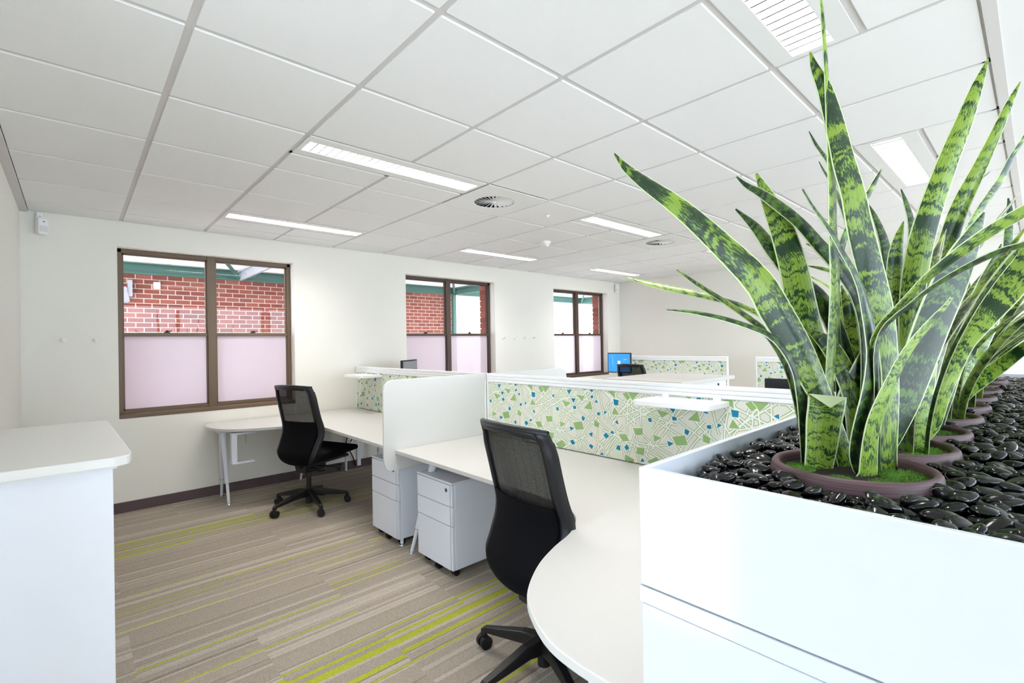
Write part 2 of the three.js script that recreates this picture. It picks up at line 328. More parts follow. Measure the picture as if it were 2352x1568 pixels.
// ---------------------------------------------------------------- ceiling fittings
function ceilingLamp(c, r, label) {
  const zA = r >= 0 ? r * GX : Math.floor(r) * GX + 0.3, x0 = c * GX + 0.012, x1 = (c + 2) * GX - 0.012, z0 = zA + 0.012, z1 = zA + 0.288;
  const t = thing('ceiling_light', label, 'ceiling light', [(x0 + x1) / 2, CY, (z0 + z1) / 2], 0, 'recessed ceiling lights');
  const hx = (x1 - x0) / 2, hz = (z1 - z0) / 2, ox = hx - 0.025, oz = 0.068;
  mesh('panel', [bx(-hx, hx, 0, 0.006, -hz, -oz), bx(-hx, hx, 0, 0.006, oz, hz), bx(-hx, -ox, 0, 0.006, -oz, oz), bx(ox, hx, 0, 0.006, -oz, oz)], M.lampWhite, t);
  mesh('housing', [bx(-ox - 0.004, ox + 0.004, 0.07, 0.075, -oz - 0.004, oz + 0.004), bx(-ox - 0.004, ox + 0.004, 0.006, 0.07, -oz - 0.006, -oz), bx(-ox - 0.004, ox + 0.004, 0.006, 0.07, oz, oz + 0.006), bx(-ox - 0.006, -ox, 0.006, 0.07, -oz, oz), bx(ox, ox + 0.006, 0.006, 0.07, -oz, oz)], M.reflector, t);
  mesh('diffuser', bx(-ox + 0.03, ox - 0.03, 0.052, 0.058, -oz + 0.01, oz - 0.01), M.glow, t);
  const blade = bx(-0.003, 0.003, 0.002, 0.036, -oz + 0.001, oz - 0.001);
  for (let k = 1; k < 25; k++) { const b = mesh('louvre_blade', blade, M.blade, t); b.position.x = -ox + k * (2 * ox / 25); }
  const l = new THREE.RectAreaLight('#fffaf4', LAMP, 2 * ox - 0.06, 2 * oz - 0.02);
  l.position.set(0, 0.050, 0); l.rotation.x = -Math.PI / 2; l.name = 'lamp_light'; t.add(l);
}
const lampLabel = ['long recessed louvre light over the aisle, next to the nearer round vent', 'long recessed louvre light next to the farther round vent', 'long recessed louvre light near the end wall, in line with the vents', 'long recessed louvre light close to the window facing bricks', 'long recessed louvre light close to the middle window', 'long recessed louvre light close to the window by the blue monitor',
  'long recessed louvre light right above the nearest snake plant', 'long recessed louvre light above the far end of the planter', 'long recessed louvre light beyond the planter near the end wall'];
lamps.forEach(([c, r], i) => ceilingLamp(c, r, lampLabel[i]));

function vent(c, r, label) {
  const t = thing('air_vent', label, 'air vent', [(c + 0.5) * GX, CY, (r + 0.5) * GX], 0, 'swirl diffusers');
  const h = GX / 2 - 0.008, s = new THREE.Shape([[-h, -h], [h, -h], [h, h], [-h, h]].map((p) => new THREE.Vector2(...p)));
  const hole = new THREE.Path(); hole.absarc(0, 0, 0.155, 0, Math.PI * 2, true);
  const g = outlined(s, 0.006, 0.001, [hole]); g.rotateX(-Math.PI / 2); g.translate(0, 0.001, 0);
  mesh('face_plate', g, M.lampWhite, t);
  mesh('plenum', [new THREE.CylinderGeometry(0.158, 0.158, 0.1, 40, 1, true).translate(0, 0.056, 0), new THREE.CircleGeometry(0.158, 40).rotateX(Math.PI / 2).translate(0, 0.1, 0)], new THREE.MeshStandardMaterial({ color: '#0c0c0c', roughness: 0.9, side: THREE.DoubleSide }), t);
  mesh('hub', new THREE.CylinderGeometry(0.016, 0.012, 0.02, 20).translate(0, 0.004, 0), M.lampWhite, t);
  for (let k = 0; k < 24; k++) { const b = mesh('blade', bx(0.012, 0.156, -0.001, 0.001, -0.010, 0.010), M.lampWhite, t); b.position.y = 0.006; b.rotation.order = 'YXZ'; b.rotation.y = k * Math.PI / 12; b.rotation.x = -0.45; }
}
vent(4, -2, 'square white ceiling vent with round swirl blades, nearest the aisle light');
vent(8, -2, 'square white ceiling vent with round swirl blades, farther along the ceiling');

const sd = thing('smoke_detector', 'round white smoke detector hanging from a ceiling tile', 'smoke detector', [6.76 * GX, CY, -2.75 * GX]);
mesh('base_ring', new THREE.CylinderGeometry(0.055, 0.052, 0.018, 28).translate(0, -0.009, 0), M.whitePlastic, sd);
mesh('chamber', new THREE.LatheGeometry([[0, -0.052], [0.026, -0.05], [0.036, -0.042], [0.036, -0.034], [0.04, -0.018]].map((p) => new THREE.Vector2(...p)), 28), M.whitePlastic, sd);
for (let k = 0; k < 10; k++) { const b = mesh('vent_rib', bx(0.034, 0.041, -0.04, -0.02, -0.003, 0.003), M.whitePlastic, sd); b.rotation.y = k * Math.PI / 5; }
const ss = thing('ceiling_sensor', 'tiny white sensor button on a ceiling tile', 'sensor', [5.5 * GX, CY, -1.51 * GX]);
mesh('rim', new THREE.CylinderGeometry(0.022, 0.022, 0.006, 20).translate(0, -0.003, 0), M.whitePlastic, ss);
mesh('lens', new THREE.SphereGeometry(0.012, 16, 10, 0, 7, Math.PI / 2, Math.PI / 2).translate(0, -0.006, 0), M.whitePlastic, ss);
function pir(x, turn, label) {
  const t = thing('motion_detector', label, 'motion detector', [x, 2.33, Z0], turn);
  mesh('bracket', [bx(-0.02, 0.02, 0.06, 0.12, 0, 0.03, 0.004), cyl(0.01, 0.01, V(0, 0.09, 0.02), V(0, 0.07, 0.05))], M.whitePlastic, t);
  mesh('body', bx(-0.033, 0.033, -0.055, 0.07, 0.03, 0.075, 0.008), M.whitePlastic, t);
  mesh('lens', bx(-0.025, 0.025, -0.035, 0.01, 0.073, 0.079, 0.003), std('#e8e8ea', 0.25), t);
  mesh('indicator', bx(-0.006, 0.006, 0.04, 0.045, 0.074, 0.0765), M.dark, t);
}
pir(0.1, 0.5, 'white motion detector in the corner above the coat hooks and counter');
pir(7.66, -0.5, 'white motion detector in the far corner above the last window');
const hook0 = [0.235, 0.429, 4.90, 5.115, 5.305, 5.51];
hook0.forEach((x, i) => {
  const t = thing('coat_hook', i < 2 ? 'small whitish plastic coat hook on the wall beside the window facing bricks' : 'small whitish plastic coat hook on the wall between the middle and last windows', 'coat hook', [x, 1.455, Z0], 0, i < 2 ? 'coat hooks near the counter' : 'coat hooks between the windows');
  mesh('suction_pad', new THREE.LatheGeometry([[0, 0.012], [0.008, 0.011], [0.016, 0.006], [0.022, 0.001], [0.022, 0]].map((p) => new THREE.Vector2(...p)), 24).rotateX(Math.PI / 2), M.clearPlastic, t);
  mesh('hook', [cyl(0.007, 0.006, V(0, 0, 0.01), V(0, 0.004, 0.035), 12), new THREE.SphereGeometry(0.010, 14, 10).translate(0, 0.006, 0.038)], M.clearPlastic, t);
});

// ---------------------------------------------------------------- patterned screens
const fabricTex = (() => {
  const N = 1024, c = document.createElement('canvas'); c.width = c.height = N; const g = c.getContext('2d'), r = rng(4711);
  g.fillStyle = '#e6e6da'; g.fillRect(0, 0, N, N);
  for (let k = 0; k < 26; k++) { const x = r() * N, y = r() * N; g.fillStyle = ['#e3ead2', '#ecebe4', '#efe7da'][k % 3]; for (const dx of [-N, 0, N]) for (const dy of [-N, 0, N]) { g.beginPath(); g.ellipse(x + dx, y + dy, 40 + 90 * r(), 50, r() * 3, 0, 7); g.fill(); } }
  const curves = [];
  for (let k = 0; k < 62; k++) {
    const x = r() * N, y = r() * N, a = r() * Math.PI, L = 260 + 520 * r(), bend = (r() - 0.5) * (r() < 0.4 ? 420 : 90);
    curves.push([x - Math.cos(a) * L / 2, y - Math.sin(a) * L / 2, x - Math.sin(a) * bend, y + Math.cos(a) * bend, x + Math.cos(a) * L / 2, y + Math.sin(a) * L / 2]);
  }
  const draw = (style, w) => { g.strokeStyle = style; g.lineWidth = w; for (const q of curves) for (const dx of [-N, 0, N]) for (const dy of [-N, 0, N]) { g.beginPath(); g.moveTo(q[0] + dx, q[1] + dy); g.quadraticCurveTo(q[2] + dx, q[3] + dy, q[4] + dx, q[5] + dy); g.stroke(); } };
  draw('#8fab70', 21); draw('#f1f3e9', 12.5);
  const spots = [];
  const poly = (n, fill, s0, s1, thin) => {
    for (let k = 0; k < n; k++) {
      let x, y, ok, tries = 0;
      do { x = r() * N; y = r() * N; ok = spots.every(([a, b, d]) => { const ex = Math.min(Math.abs(a - x), N - Math.abs(a - x)), ey = Math.min(Math.abs(b - y), N - Math.abs(b - y)); return Math.hypot(ex, ey) > d; }); } while (!ok && ++tries < 60);
      spots.push([x, y, s1 * 1.25]);
      const s = s0 + (s1 - s0) * r(), a = r() * 6.28, pts = [], m = r() < 0.35 ? 3 : 4;
      for (let j = 0; j < m; j++) { const t = a + j * 6.283 / m + (r() - 0.5) * 0.5, q = s * (0.75 + 0.5 * r()); pts.push([Math.cos(t) * q * (thin ? 0.85 : 1.15), Math.sin(t) * q * (thin ? 0.8 : 0.85)]); }
      const ro = (r() - 0.5) * 1.1;
      for (const dx of [-N, 0, N]) for (const dy of [-N, 0, N]) {
        g.beginPath(); pts.forEach(([u, v], j) => { const X = x + dx + u * Math.cos(ro) - v * Math.sin(ro), Y = y + dy + u * Math.sin(ro) + v * Math.cos(ro); j ? g.lineTo(X, Y) : g.moveTo(X, Y); }); g.closePath();
        g.lineWidth = 9; g.strokeStyle = '#f2f5ea'; g.stroke(); g.fillStyle = fill; g.fill();
      }
    }
  };
  poly(24, '#9abb7a', 38, 62, false); poly(34, '#1a86aa', 24, 42, true);
  const t = new THREE.CanvasTexture(c); t.colorSpace = THREE.SRGBColorSpace; t.wrapS = t.wrapT = THREE.RepeatWrapping; t.repeat.set(1 / 0.69, 1 / 0.69);
  return t;
})();
const fabric = std('#ffffff', 0.95, { map: fabricTex, bumpMap: bumpAt(0.08), bumpScale: 0.0003 });
const DT = 0.677, DTH = 0.025, ST = 1.145;      // desk top height and thickness, screen height
function screen(x, z0, z1, label) {
  const t = thing('desk_screen', label, 'screen', [x, 0, (z0 + z1) / 2]);
  const h = (z1 - z0) / 2;
  mesh('fabric_panel', bx(-0.017, 0.017, DT + 0.002, ST - 0.066, -h + 0.014, h - 0.014, 0.003), fabric, t);
  for (let k = 0; k < 3; k++) mesh('rail_rib', bx(-0.022, 0.022, ST - 0.066 + k * 0.0215, ST - 0.066 + k * 0.0215 + 0.0205, -h + 0.014, h - 0.014, 0.005), M.rail, t);
  mesh('rail_core', bx(-0.017, 0.017, ST - 0.066, ST - 0.004, -h + 0.014, h - 0.014), M.rail, t);
  for (const s of [-1, 1]) mesh('end_post', bx(-0.022, 0.022, 0.02, ST - 0.001, s > 0 ? h - 0.014 : -h, s > 0 ? h : -h + 0.014, 0.003), M.rail, t);
  return t;
}
const XS = 2.674;
screen(XS, Z0 + 0.004, -1.0, 'green and blue patterned desk screen running from the window wall');
screen(XS, -0.97, 1.408, 'green and blue patterned desk screen between white divider and planter');
screen(6.9, -2.50, -0.96, 'patterned desk screen behind the blue monitor');
screen(6.9, -0.59, 1.4, 'patterned desk screen beyond the black monitor, near the end wall');
// white dividers with rounded outer corners
function divider(z, xa, xb, y0, label) {
  const t = thing('divider_panel', label, 'divider', [xa, 0, z]);
  const L = Math.abs(xb - xa), s = xb > xa ? 1 : -1, r = 0.09, sh = new THREE.Shape();
  sh.moveTo(0, y0); sh.lineTo(s * (L - 0.06), y0); sh.quadraticCurveTo(s * L, y0, s * L, y0 + 0.1); sh.lineTo(s * L, ST - 0.002 - r); sh.quadraticCurveTo(s * L, ST - 0.002, s * (L - r), ST - 0.002); sh.lineTo(0, ST - 0.002); sh.closePath();
  mesh('board', outlined(sh, 0.018, 0.0025), M.panel, t);
  mesh('bracket', bx(s > 0 ? 0 : -0.012, s > 0 ? 0.012 : 0, y0 + 0.06, ST - 0.05, -0.013, 0.013, 0.002), M.rail, t);
}
divider(-0.985, XS - 0.024, 1.785, 0.545, 'white rounded divider board between the two desks in the aisle');
divider(-0.985, XS + 0.024, 3.59, 0.545, 'white rounded divider board on the window side of the patterned screen');
// small clip-on shelves
function shelf(z0, z1, y, label) {
  const t = thing('screen_shelf', label, 'shelf', [XS - 0.022, y, (z0 + z1) / 2]);
  const h = (z1 - z0) / 2, D = 0.235;
  const c = spline([[-D, -h + 0.03], [-D + 0.008, -h + 0.008], [-D + 0.03, -h]], 8), d = spline([[-D + 0.03, h], [-D + 0.008, h - 0.008], [-D, h - 0.03]], 8);
  mesh('board', plate([[0, -h], [0, h], ...d, ...c], 0, 0.026, 0.003), M.rail, t);
  for (const s of [-1, 1]) mesh('hook_bracket', bx(-0.006, 0.0, 0.0, 0.05, s * h * 0.7 - 0.02, s * h * 0.7 + 0.02, 0.001), M.rail, t);
}
shelf(0.49, 0.89, 1.045, 'small white shelf clipped to the patterned screen near the planter');
shelf(-3.10, -2.68, 1.045, 'small white shelf clipped to the patterned screen by the window wall');

// ---------------------------------------------------------------- desks
function aLeg(parent, top, foot) {          // tapered leg with a lower sleeve and a levelling foot
  const a = V(...top), b = V(...foot), d = b.clone().sub(a), k = (0.16 + 0.02) / d.length(), m = a.clone().addScaledVector(d, 1 - k * 1.0);
  const e = a.clone().addScaledVector(d, 1 - 0.012 / d.length());
  const l = mesh('leg', cyl(0.026, 0.0165, a, m, 20), M.steel, parent);
  mesh('lower_sleeve', cyl(0.0125, 0.0115, m, e, 16), M.steel, l);
  mesh('collar', cyl(0.0175, 0.0175, m.clone().addScaledVector(d, -0.006), m.clone().addScaledVector(d, 0.001), 16), M.galv, l);
  mesh('foot', [cyl(0.006, 0.006, e.clone().setY(0.008), e.clone().setY(0.03), 10), new THREE.CylinderGeometry(0.016, 0.021, 0.008, 20).translate(b.x, 0.004, b.z)], M.chrome, l);
}
function legPair(parent, x, z0, z1, spread = 0.11, dx = 0) { aLeg(parent, [x, DT - DTH, z0], [x + dx, 0, z0 - spread]); aLeg(parent, [x, DT - DTH, z1], [x + dx, 0, z1 + spread]); mesh('leg_bracket', bx(x - 0.045, x + 0.045, DT - DTH - 0.03, DT - DTH, Math.min(z0, z1) - 0.04, Math.max(z0, z1) + 0.04, 0.006), M.steel, parent); }
const d1 = thing('corner_desk', 'white corner desk under the window facing the brick wall', 'desk');
mesh('desktop', plate([[XS - 0.024, Z0 + 0.016], [XS - 0.024, -0.996], [1.885, -0.996], ...spline([[1.885, -1.9], [1.888, -2.2], [1.885, -2.38], [1.82, -2.50], [1.65, -2.585], [1.45, -2.67], [1.30, -2.76], [1.205, -2.90], [1.165, -3.06], [1.172, -3.2], [1.215, -3.29], [1.26, Z0 + 0.016]], 60)], DT - DTH, DT, 0.003), M.white, d1);
aLeg(d1, [1.27, DT - DTH, -2.99], [1.292, 0, -2.91]); aLeg(d1, [1.27, DT - DTH, -3.02], [1.30, 0, -3.235]);
mesh('leg_bracket', bx(1.22, 1.34, DT - DTH - 0.025, DT - DTH, -3.1, -2.92, 0.006), M.steel, d1);
aLeg(d1, [2.06, DT - DTH, -3.08], [2.007, 0, -3.232]); aLeg(d1, [2.42, DT - DTH, -3.08], [2.493, 0, -3.235]);
mesh('leg_bracket', bx(2.02, 2.46, DT - DTH - 0.025, DT - DTH, -3.12, -3.03, 0.006), M.steel, d1);
aLeg(d1, [2.02, DT - DTH, -1.09], [1.95, 0, -1.06]);
aLeg(d1, [2.5, DT - DTH, -1.09], [2.57, 0, -1.06]);
mesh('cable_tray', [bx(2.52, 2.62, DT - 0.12, DT - 0.115, -2.9, -1.2), bx(2.52, 2.525, DT - 0.12, DT - 0.07, -2.9, -1.2), bx(2.615, 2.62, DT - 0.12, DT - DTH, -2.9, -1.2)], M.steel, d1);
const d2 = thing('corner_desk', 'white corner desk with a curved wing against the planter', 'desk');
mesh('desktop', plate([[XS - 0.024, -0.974], [1.868, -0.974], ...spline([[1.866, -0.3], [1.862, 0.1], [1.855, 0.38], [1.835, 0.54], [1.766, 0.657], [1.635, 0.742], [1.50, 0.785], [1.36, 0.845], [1.216, 0.947], [1.155, 1.033], [1.112, 1.127], [1.098, 1.215], [1.098, 1.31], [1.098, 1.405]], 70), [XS - 0.024, 1.405]], DT - DTH, DT, 0.003), M.white, d2);
aLeg(d2, [1.995, DT - DTH, -0.70], [1.934, 0, -0.905]); aLeg(d2, [2.5, DT - DTH, -0.86], [2.57, 0, -0.91]);
mesh('leg_bracket', bx(1.96, 2.54, DT - DTH - 0.025, DT - DTH, -0.89, -0.82, 0.006), M.steel, d2);
aLeg(d2, [1.30, DT - DTH, 1.14], [1.24, 0, 1.10]); aLeg(d2, [1.33, DT - DTH, 1.2], [1.27, 0, 1.32]);
mesh('leg_bracket', bx(1.26, 1.37, DT - DTH - 0.025, DT - DTH, 1.1, 1.24, 0.006), M.steel, d2);
function straightDesk(x0, x1, z0, z1, label) {
  const t = thing('desk', label, 'desk');
  mesh('desktop', bx(x0, x1, DT - DTH, DT, z0, z1, 0.004), M.white, t);
  for (const x of [x0 + 0.15, x1 - 0.15]) { aLeg(t, [x, DT - DTH, z0 + 0.2], [x, 0, z0 + 0.1]); aLeg(t, [x, DT - DTH, z1 - 0.2], [x, 0, z1 - 0.1]); }
}
straightDesk(XS + 0.024, 3.49, -3.3, -0.996, 'white desk behind the patterned screen, at the middle window');
straightDesk(XS + 0.024, 3.49, -0.974, 1.40, 'white desk behind the patterned screen, carrying the black monitor');
straightDesk(6.08, 6.87, -3.29, -1.0, 'white desk carrying the blue monitor, near the last window');
// computer cradle under the window desk
const cr = thing('computer_cradle', 'white steel computer holder hanging empty under the window desk', 'computer holder', [1.38, 0, -2.80]);
mesh('top_rail', bx(-0.09, 0.10, 0.618, 0.640, -0.03, 0.03, 0.006), M.steel, cr); mesh('mount', [bx(-0.05, -0.03, 0.64, DT - DTH, -0.02, 0.02), bx(0.05, 0.07, 0.64, DT - DTH, -0.02, 0.02)], M.galv, cr);
mesh('upright', bx(-0.088, -0.045, 0.385, 0.62, -0.025, 0.025, 0.004), M.steel, cr); mesh('base_arm', bx(-0.088, 0.085, 0.372, 0.388, -0.05, 0.05, 0.004), M.steel, cr); mesh('clamp_screw', cyl(0.005, 0.005, V(0.025, 0.53, 0), V(0.025, 0.62, 0), 10), M.galv, cr);
// power point and cables
const pp = thing('power_point', 'white power point low on the wall behind the window desk', 'socket', [2.60, 0.30, Z0]);
mesh('plate', bx(-0.055, 0.055, -0.035, 0.035, 0, 0.009, 0.003), M.whitePlastic, pp); for (const x of [-0.028, 0.028]) { mesh('outlet', bx(x - 0.014, x + 0.014, -0.018, 0.016, 0.008, 0.0105), std('#d8d8d8', 0.5), pp); }
tag(mesh('power_cable', tube([[2.40, 0.62, -2.75], [2.42, 0.52, -2.9], [2.52, 0.44, -3.1], [2.55, 0.33, -3.22], [2.572, 0.31, Z0 + 0.012]], 0.006), M.cable), 'black power cable looping from desk tray to the wall socket', 'cable', 'cables under the window desk');
tag(mesh('power_cable', tube([[2.46, 0.63, -2.6], [2.36, 0.50, -2.8], [2.40, 0.38, -3.0], [2.5, 0.27, -3.2], [2.60, 0.12, -3.29], [2.63, 0.03, -3.295]], 0.006), M.cable), 'black power cable dropping from the desk tray to the skirting', 'cable', 'cables under the window desk');
tag(mesh('power_cable', tube([[2.44, 0.62, -2.2], [2.40, 0.50, -2.3], [2.46, 0.44, -2.45], [2.44, 0.56, -2.6], [2.5, 0.62, -2.7]], 0.006), M.cable), 'black cable loop hanging under the desk near the pedestals', 'cable', 'cables under the window desk');

// ---------------------------------------------------------------- pedestals
function pedestal(z0, label) {
  const W = 0.385, t = thing('mobile_pedestal', label, 'pedestal', [1.915, 0, z0 + W / 2]);
  const y0 = 0.048, y1 = 0.562, h = W / 2, D = 0.47;
  mesh('carcass', [bx(0.022, D, y0, y1 - 0.012, -h + 0.004, h - 0.002, 0.003), bx(0.0, D, y1 - 0.012, y1, -h + 0.001, h - 0.001, 0.003)], M.steel, t);
  const cuts = [0.548, 0.418, 0.305, y0 - 0.002];
  for (let k = 0; k < 3; k++) {
    const d = mesh('drawer_front', bx(0, 0.021, cuts[k + 1] + 0.002, cuts[k] - 0.002, -h + 0.003, h - 0.026, 0.003), M.steel, t);
    mesh('finger_pull', bx(0.003, 0.021, cuts[k + 1] + 0.002, cuts[k] - 0.002, h - 0.02, h - 0.004, 0.003), M.steel, d);
    if (!k) { const lk = mesh('lock', cyl(0.012, 0.012, V(-0.004, cuts[0] - 0.035, h - 0.055), V(0.004, cuts[0] - 0.035, h - 0.055), 20).rotateZ(0), M.chrome, d); mesh('keyhole', bx(-0.0055, -0.003, cuts[0] - 0.042, cuts[0] - 0.028, h - 0.057, h - 0.053), M.dark, lk); }
  }
  for (const [x, z] of [[0.05, -h + 0.045], [0.05, h - 0.045], [D - 0.05, -h + 0.045], [D - 0.05, h - 0.045], [0.03, 0]]) {
    const c = mesh('castor', [cyl(0.02, 0.02, V(x, 0.02, z - 0.017), V(x, 0.02, z - 0.004), 18), cyl(0.02, 0.02, V(x, 0.02, z + 0.004), V(x, 0.02, z + 0.017), 18), bx(x - 0.012, x + 0.012, 0.026, y0, z - 0.012, z + 0.012, 0.002)], M.rubber, t);
  }
}
pedestal(-1.425, 'white three drawer mobile pedestal under the white divider board');
pedestal(-0.79, 'white three drawer mobile pedestal standing next to the nearer mesh chair');

// ---------------------------------------------------------------- chairs
const backProfile = new THREE.CatmullRomCurve3([[-0.205, 1.05], [-0.192, 1.02], [-0.168, 0.92], [-0.135, 0.79], [-0.108, 0.69], [-0.112, 0.63], [-0.150, 0.54], [-0.178, 0.475], [-0.172, 0.43], [-0.135, 0.395], [-0.10, 0.38]].map(([x, y]) => V(x, y, 0)));
const halfW = (v) => { const y = backProfile.getPointAt(v).y; return 0.232 + (y < 0.5 ? -0.85 * (0.5 - y) * (0.5 - y) / 0.12 : 0) - (y > 0.95 ? 0.02 * (y - 0.95) / 0.1 : 0) + 0.012 * Math.exp(-(((y - 0.66) / 0.1) ** 2)); };
function backPoint(u, v, off = 0) {
  const p = backProfile.getPointAt(v), tan = backProfile.getTangentAt(v), n = V(tan.y, -tan.x, 0).multiplyScalar(-1);
  return V(p.x + 0.055 * u * u + n.x * off, p.y + n.y * off - 0.012 * u * u * (v < 0.06 ? 1 : 0), halfW(v) * u);
}
function patch(u0, u1, v0, v1, th, nu, nv, off = 0) {      // closed curved slab on the back surface
  const P = [], idx = [], A = (nu + 1) * (nv + 1);
  for (const s of [0.5, -0.5]) for (let j = 0; j <= nv; j++) for (let i = 0; i <= nu; i++) { const e = (i === 0 || i === nu || j === 0 || j === nv) ? 0.8 : 1; P.push(...backPoint(u0 + (u1 - u0) * i / nu, v0 + (v1 - v0) * j / nv, off + s * th * e).toArray()); }
  const k = (s, i, j) => s * A + j * (nu + 1) + i;
  for (let j = 0; j < nv; j++) for (let i = 0; i < nu; i++) { idx.push(k(0, i, j), k(0, i + 1, j), k(0, i + 1, j + 1), k(0, i, j), k(0, i + 1, j + 1), k(0, i, j + 1)); idx.push(k(1, i, j), k(1, i + 1, j + 1), k(1, i + 1, j), k(1, i, j), k(1, i, j + 1), k(1, i + 1, j + 1)); }
  const side = (a, b) => idx.push(k(0, ...a), k(1, ...a), k(1, ...b), k(0, ...a), k(1, ...b), k(0, ...b));
  for (let i = 0; i < nu; i++) { side([i, 0], [i + 1, 0]); side([i + 1, nv], [i, nv]); }
  for (let j = 0; j < nv; j++) { side([0, j + 1], [0, j]); side([nu, j], [nu, j + 1]); }
  const g = new THREE.BufferGeometry(); g.setAttribute('position', new THREE.Float32BufferAttribute(P, 3)); g.setIndex(idx); g.computeVertexNormals();
  g.setAttribute('uv', new THREE.Float32BufferAttribute(P.length / 3 * 2, 2));
  const uv = g.attributes.uv; for (let q = 0; q < uv.count; q++) uv.setXY(q, P[q * 3 + 2], P[q * 3 + 1]);
  return g;
}
const meshAlpha = dataTex(64, 64, grey((x, y) => ((y % 8) < 5 ? 0.92 : 0.55) * ((x % 6) < 4 ? 1 : 0.8)), false); meshAlpha.repeat.set(1 / 0.04, 1 / 0.04);
M.mesh = phy('#08090d', 0.85, { transparent: true, alphaMap: meshAlpha, side: THREE.DoubleSide });
function makeChair(label, pos, turn, legTurn, group) {
  const t = thing('office_chair', label, 'chair', pos, turn, group);
  mesh('back_frame', [patch(-1, -0.80, 0, 1, 0.026, 3, 40), patch(0.80, 1, 0, 1, 0.026, 3, 40), patch(-0.82, 0.82, 0, 0.04, 0.026, 20, 3), patch(-0.82, 0.82, 0.90, 1, 0.028, 20, 5)], M.blackFrame, t);
  mesh('back_mesh', patch(-0.82, 0.82, 0.03, 0.92, 0.003, 20, 40, 0.004), M.mesh, t);
  mesh('lumbar_pad', patch(-0.80, 0.80, 0.42, 0.93, 0.012, 16, 24, -0.014), M.fabricBlack, t);
  mesh('top_roll', tube([-1, -0.7, -0.35, 0, 0.35, 0.7, 1].map((u) => backPoint(u, 0.004, 0.004).toArray()), 0.013, 30, 10), M.blackFrame, t);
  // seat cushion with a thin rising front
  const sp = [], NX = 18, NZ = 14;
  const seatGeo = new RoundedBoxGeometry(0.5, 0.075, 0.46, 5, 0.03); { const p = seatGeo.attributes.position; for (let k = 0; k < p.count; k++) { const x = p.getX(k), y = p.getY(k), z = p.getZ(k), f = (x + 0.25) / 0.5; p.setXYZ(k, x + 0.125, (y * (1 - 0.38 * f)) + 0.437 + 0.025 * f - (f > 0.85 ? 0.012 * (f - 0.85) / 0.15 : 0) + 0.010 * (z / 0.23) ** 2, z * (1 - 0.08 * Math.abs(f - 0.45))); } seatGeo.computeVertexNormals(); }
  mesh('seat', seatGeo, M.fabricBlack, t);
  mesh('seat_pan', bx(-0.08, 0.30, 0.385, 0.41, -0.17, 0.17, 0.01), M.black, t);
  mesh('mechanism', [bx(-0.09, 0.14, 0.305, 0.385, -0.06, 0.06, 0.014), bx(-0.12, -0.04, 0.35, 0.40, -0.03, 0.03, 0.01), cyl(0.042, 0.036, V(0, 0.27, 0), V(0, 0.32, 0), 20)], M.black, t);
  mesh('tilt_lever', [cyl(0.008, 0.008, V(0.05, 0.345, 0.05), V(0.13, 0.335, 0.235), 10), cyl(0.027, 0.027, V(0.118, 0.336, 0.225), V(0.132, 0.334, 0.252), 20)], M.black, t);
  mesh('height_lever', [cyl(0.006, 0.006, V(0, 0.34, 0.05), V(-0.06, 0.345, 0.19), 10), bx(-0.085, -0.03, 0.338, 0.347, 0.17, 0.235, 0.004)], M.black, t);
  mesh('column', [cyl(0.021, 0.021, V(0, 0.13, 0), V(0, 0.30, 0), 20), cyl(0.028, 0.026, V(0, 0.035, 0), V(0, 0.15, 0), 20)], M.black, t);
  for (let k = 0; k < 5; k++) {
    const a = legTurn + k * Math.PI * 0.4 - turn * -1, dir = V(Math.cos(a), 0, Math.sin(a));
    const legS = new THREE.Shape([[0.018, 0.155], [0.1, 0.148], [0.22, 0.118], [0.305, 0.098], [0.322, 0.086], [0.324, 0.06], [0.300, 0.06], [0.296, 0.074], [0.2, 0.085], [0.09, 0.098], [0.018, 0.088]].map((p) => new THREE.Vector2(...p)));
    const g = outlined(legS, 0.044, 0.006);
    { const p = g.attributes.position; for (let q = 0; q < p.count; q++) p.setZ(q, p.getZ(q) * (1.15 - 1.5 * p.getX(q))); g.computeVertexNormals(); }
    g.rotateY(-a);
    const leg = mesh('base_arm', g, M.black, t);
    const c = dir.clone().multiplyScalar(0.312), side = V(-dir.z, 0, dir.x), sw = hash2(k, Math.round(pos[0] * 100), 3) * 3, ax = V(Math.cos(a + sw), 0, Math.sin(a + sw));
    mesh('castor', [cyl(0.028, 0.028, c.clone().setY(0.028).addScaledVector(ax, 0.006), c.clone().setY(0.028).addScaledVector(ax, 0.026), 22), cyl(0.028, 0.028, c.clone().setY(0.028).addScaledVector(ax, -0.026), c.clone().setY(0.028).addScaledVector(ax, -0.006), 22), cyl(0.012, 0.012, c.clone().setY(0.03), c.clone().setY(0.07), 12), new THREE.SphereGeometry(0.02, 12, 8).translate(c.x, 0.036, c.z)], M.rubber, leg);
  }
  return t;
}
makeChair('black mesh office chair at the window corner desk', [1.781, 0, -2.341], 0.38, 21 * Math.PI / 180);
makeChair('black mesh office chair pushed against the curved desk wing', [1.735, 0, 0.50], -0.09, -104 * Math.PI / 180);
makeChair('black office chair in front of the blue monitor', [6.22, 0, -1.97], 0.0, 0.3);

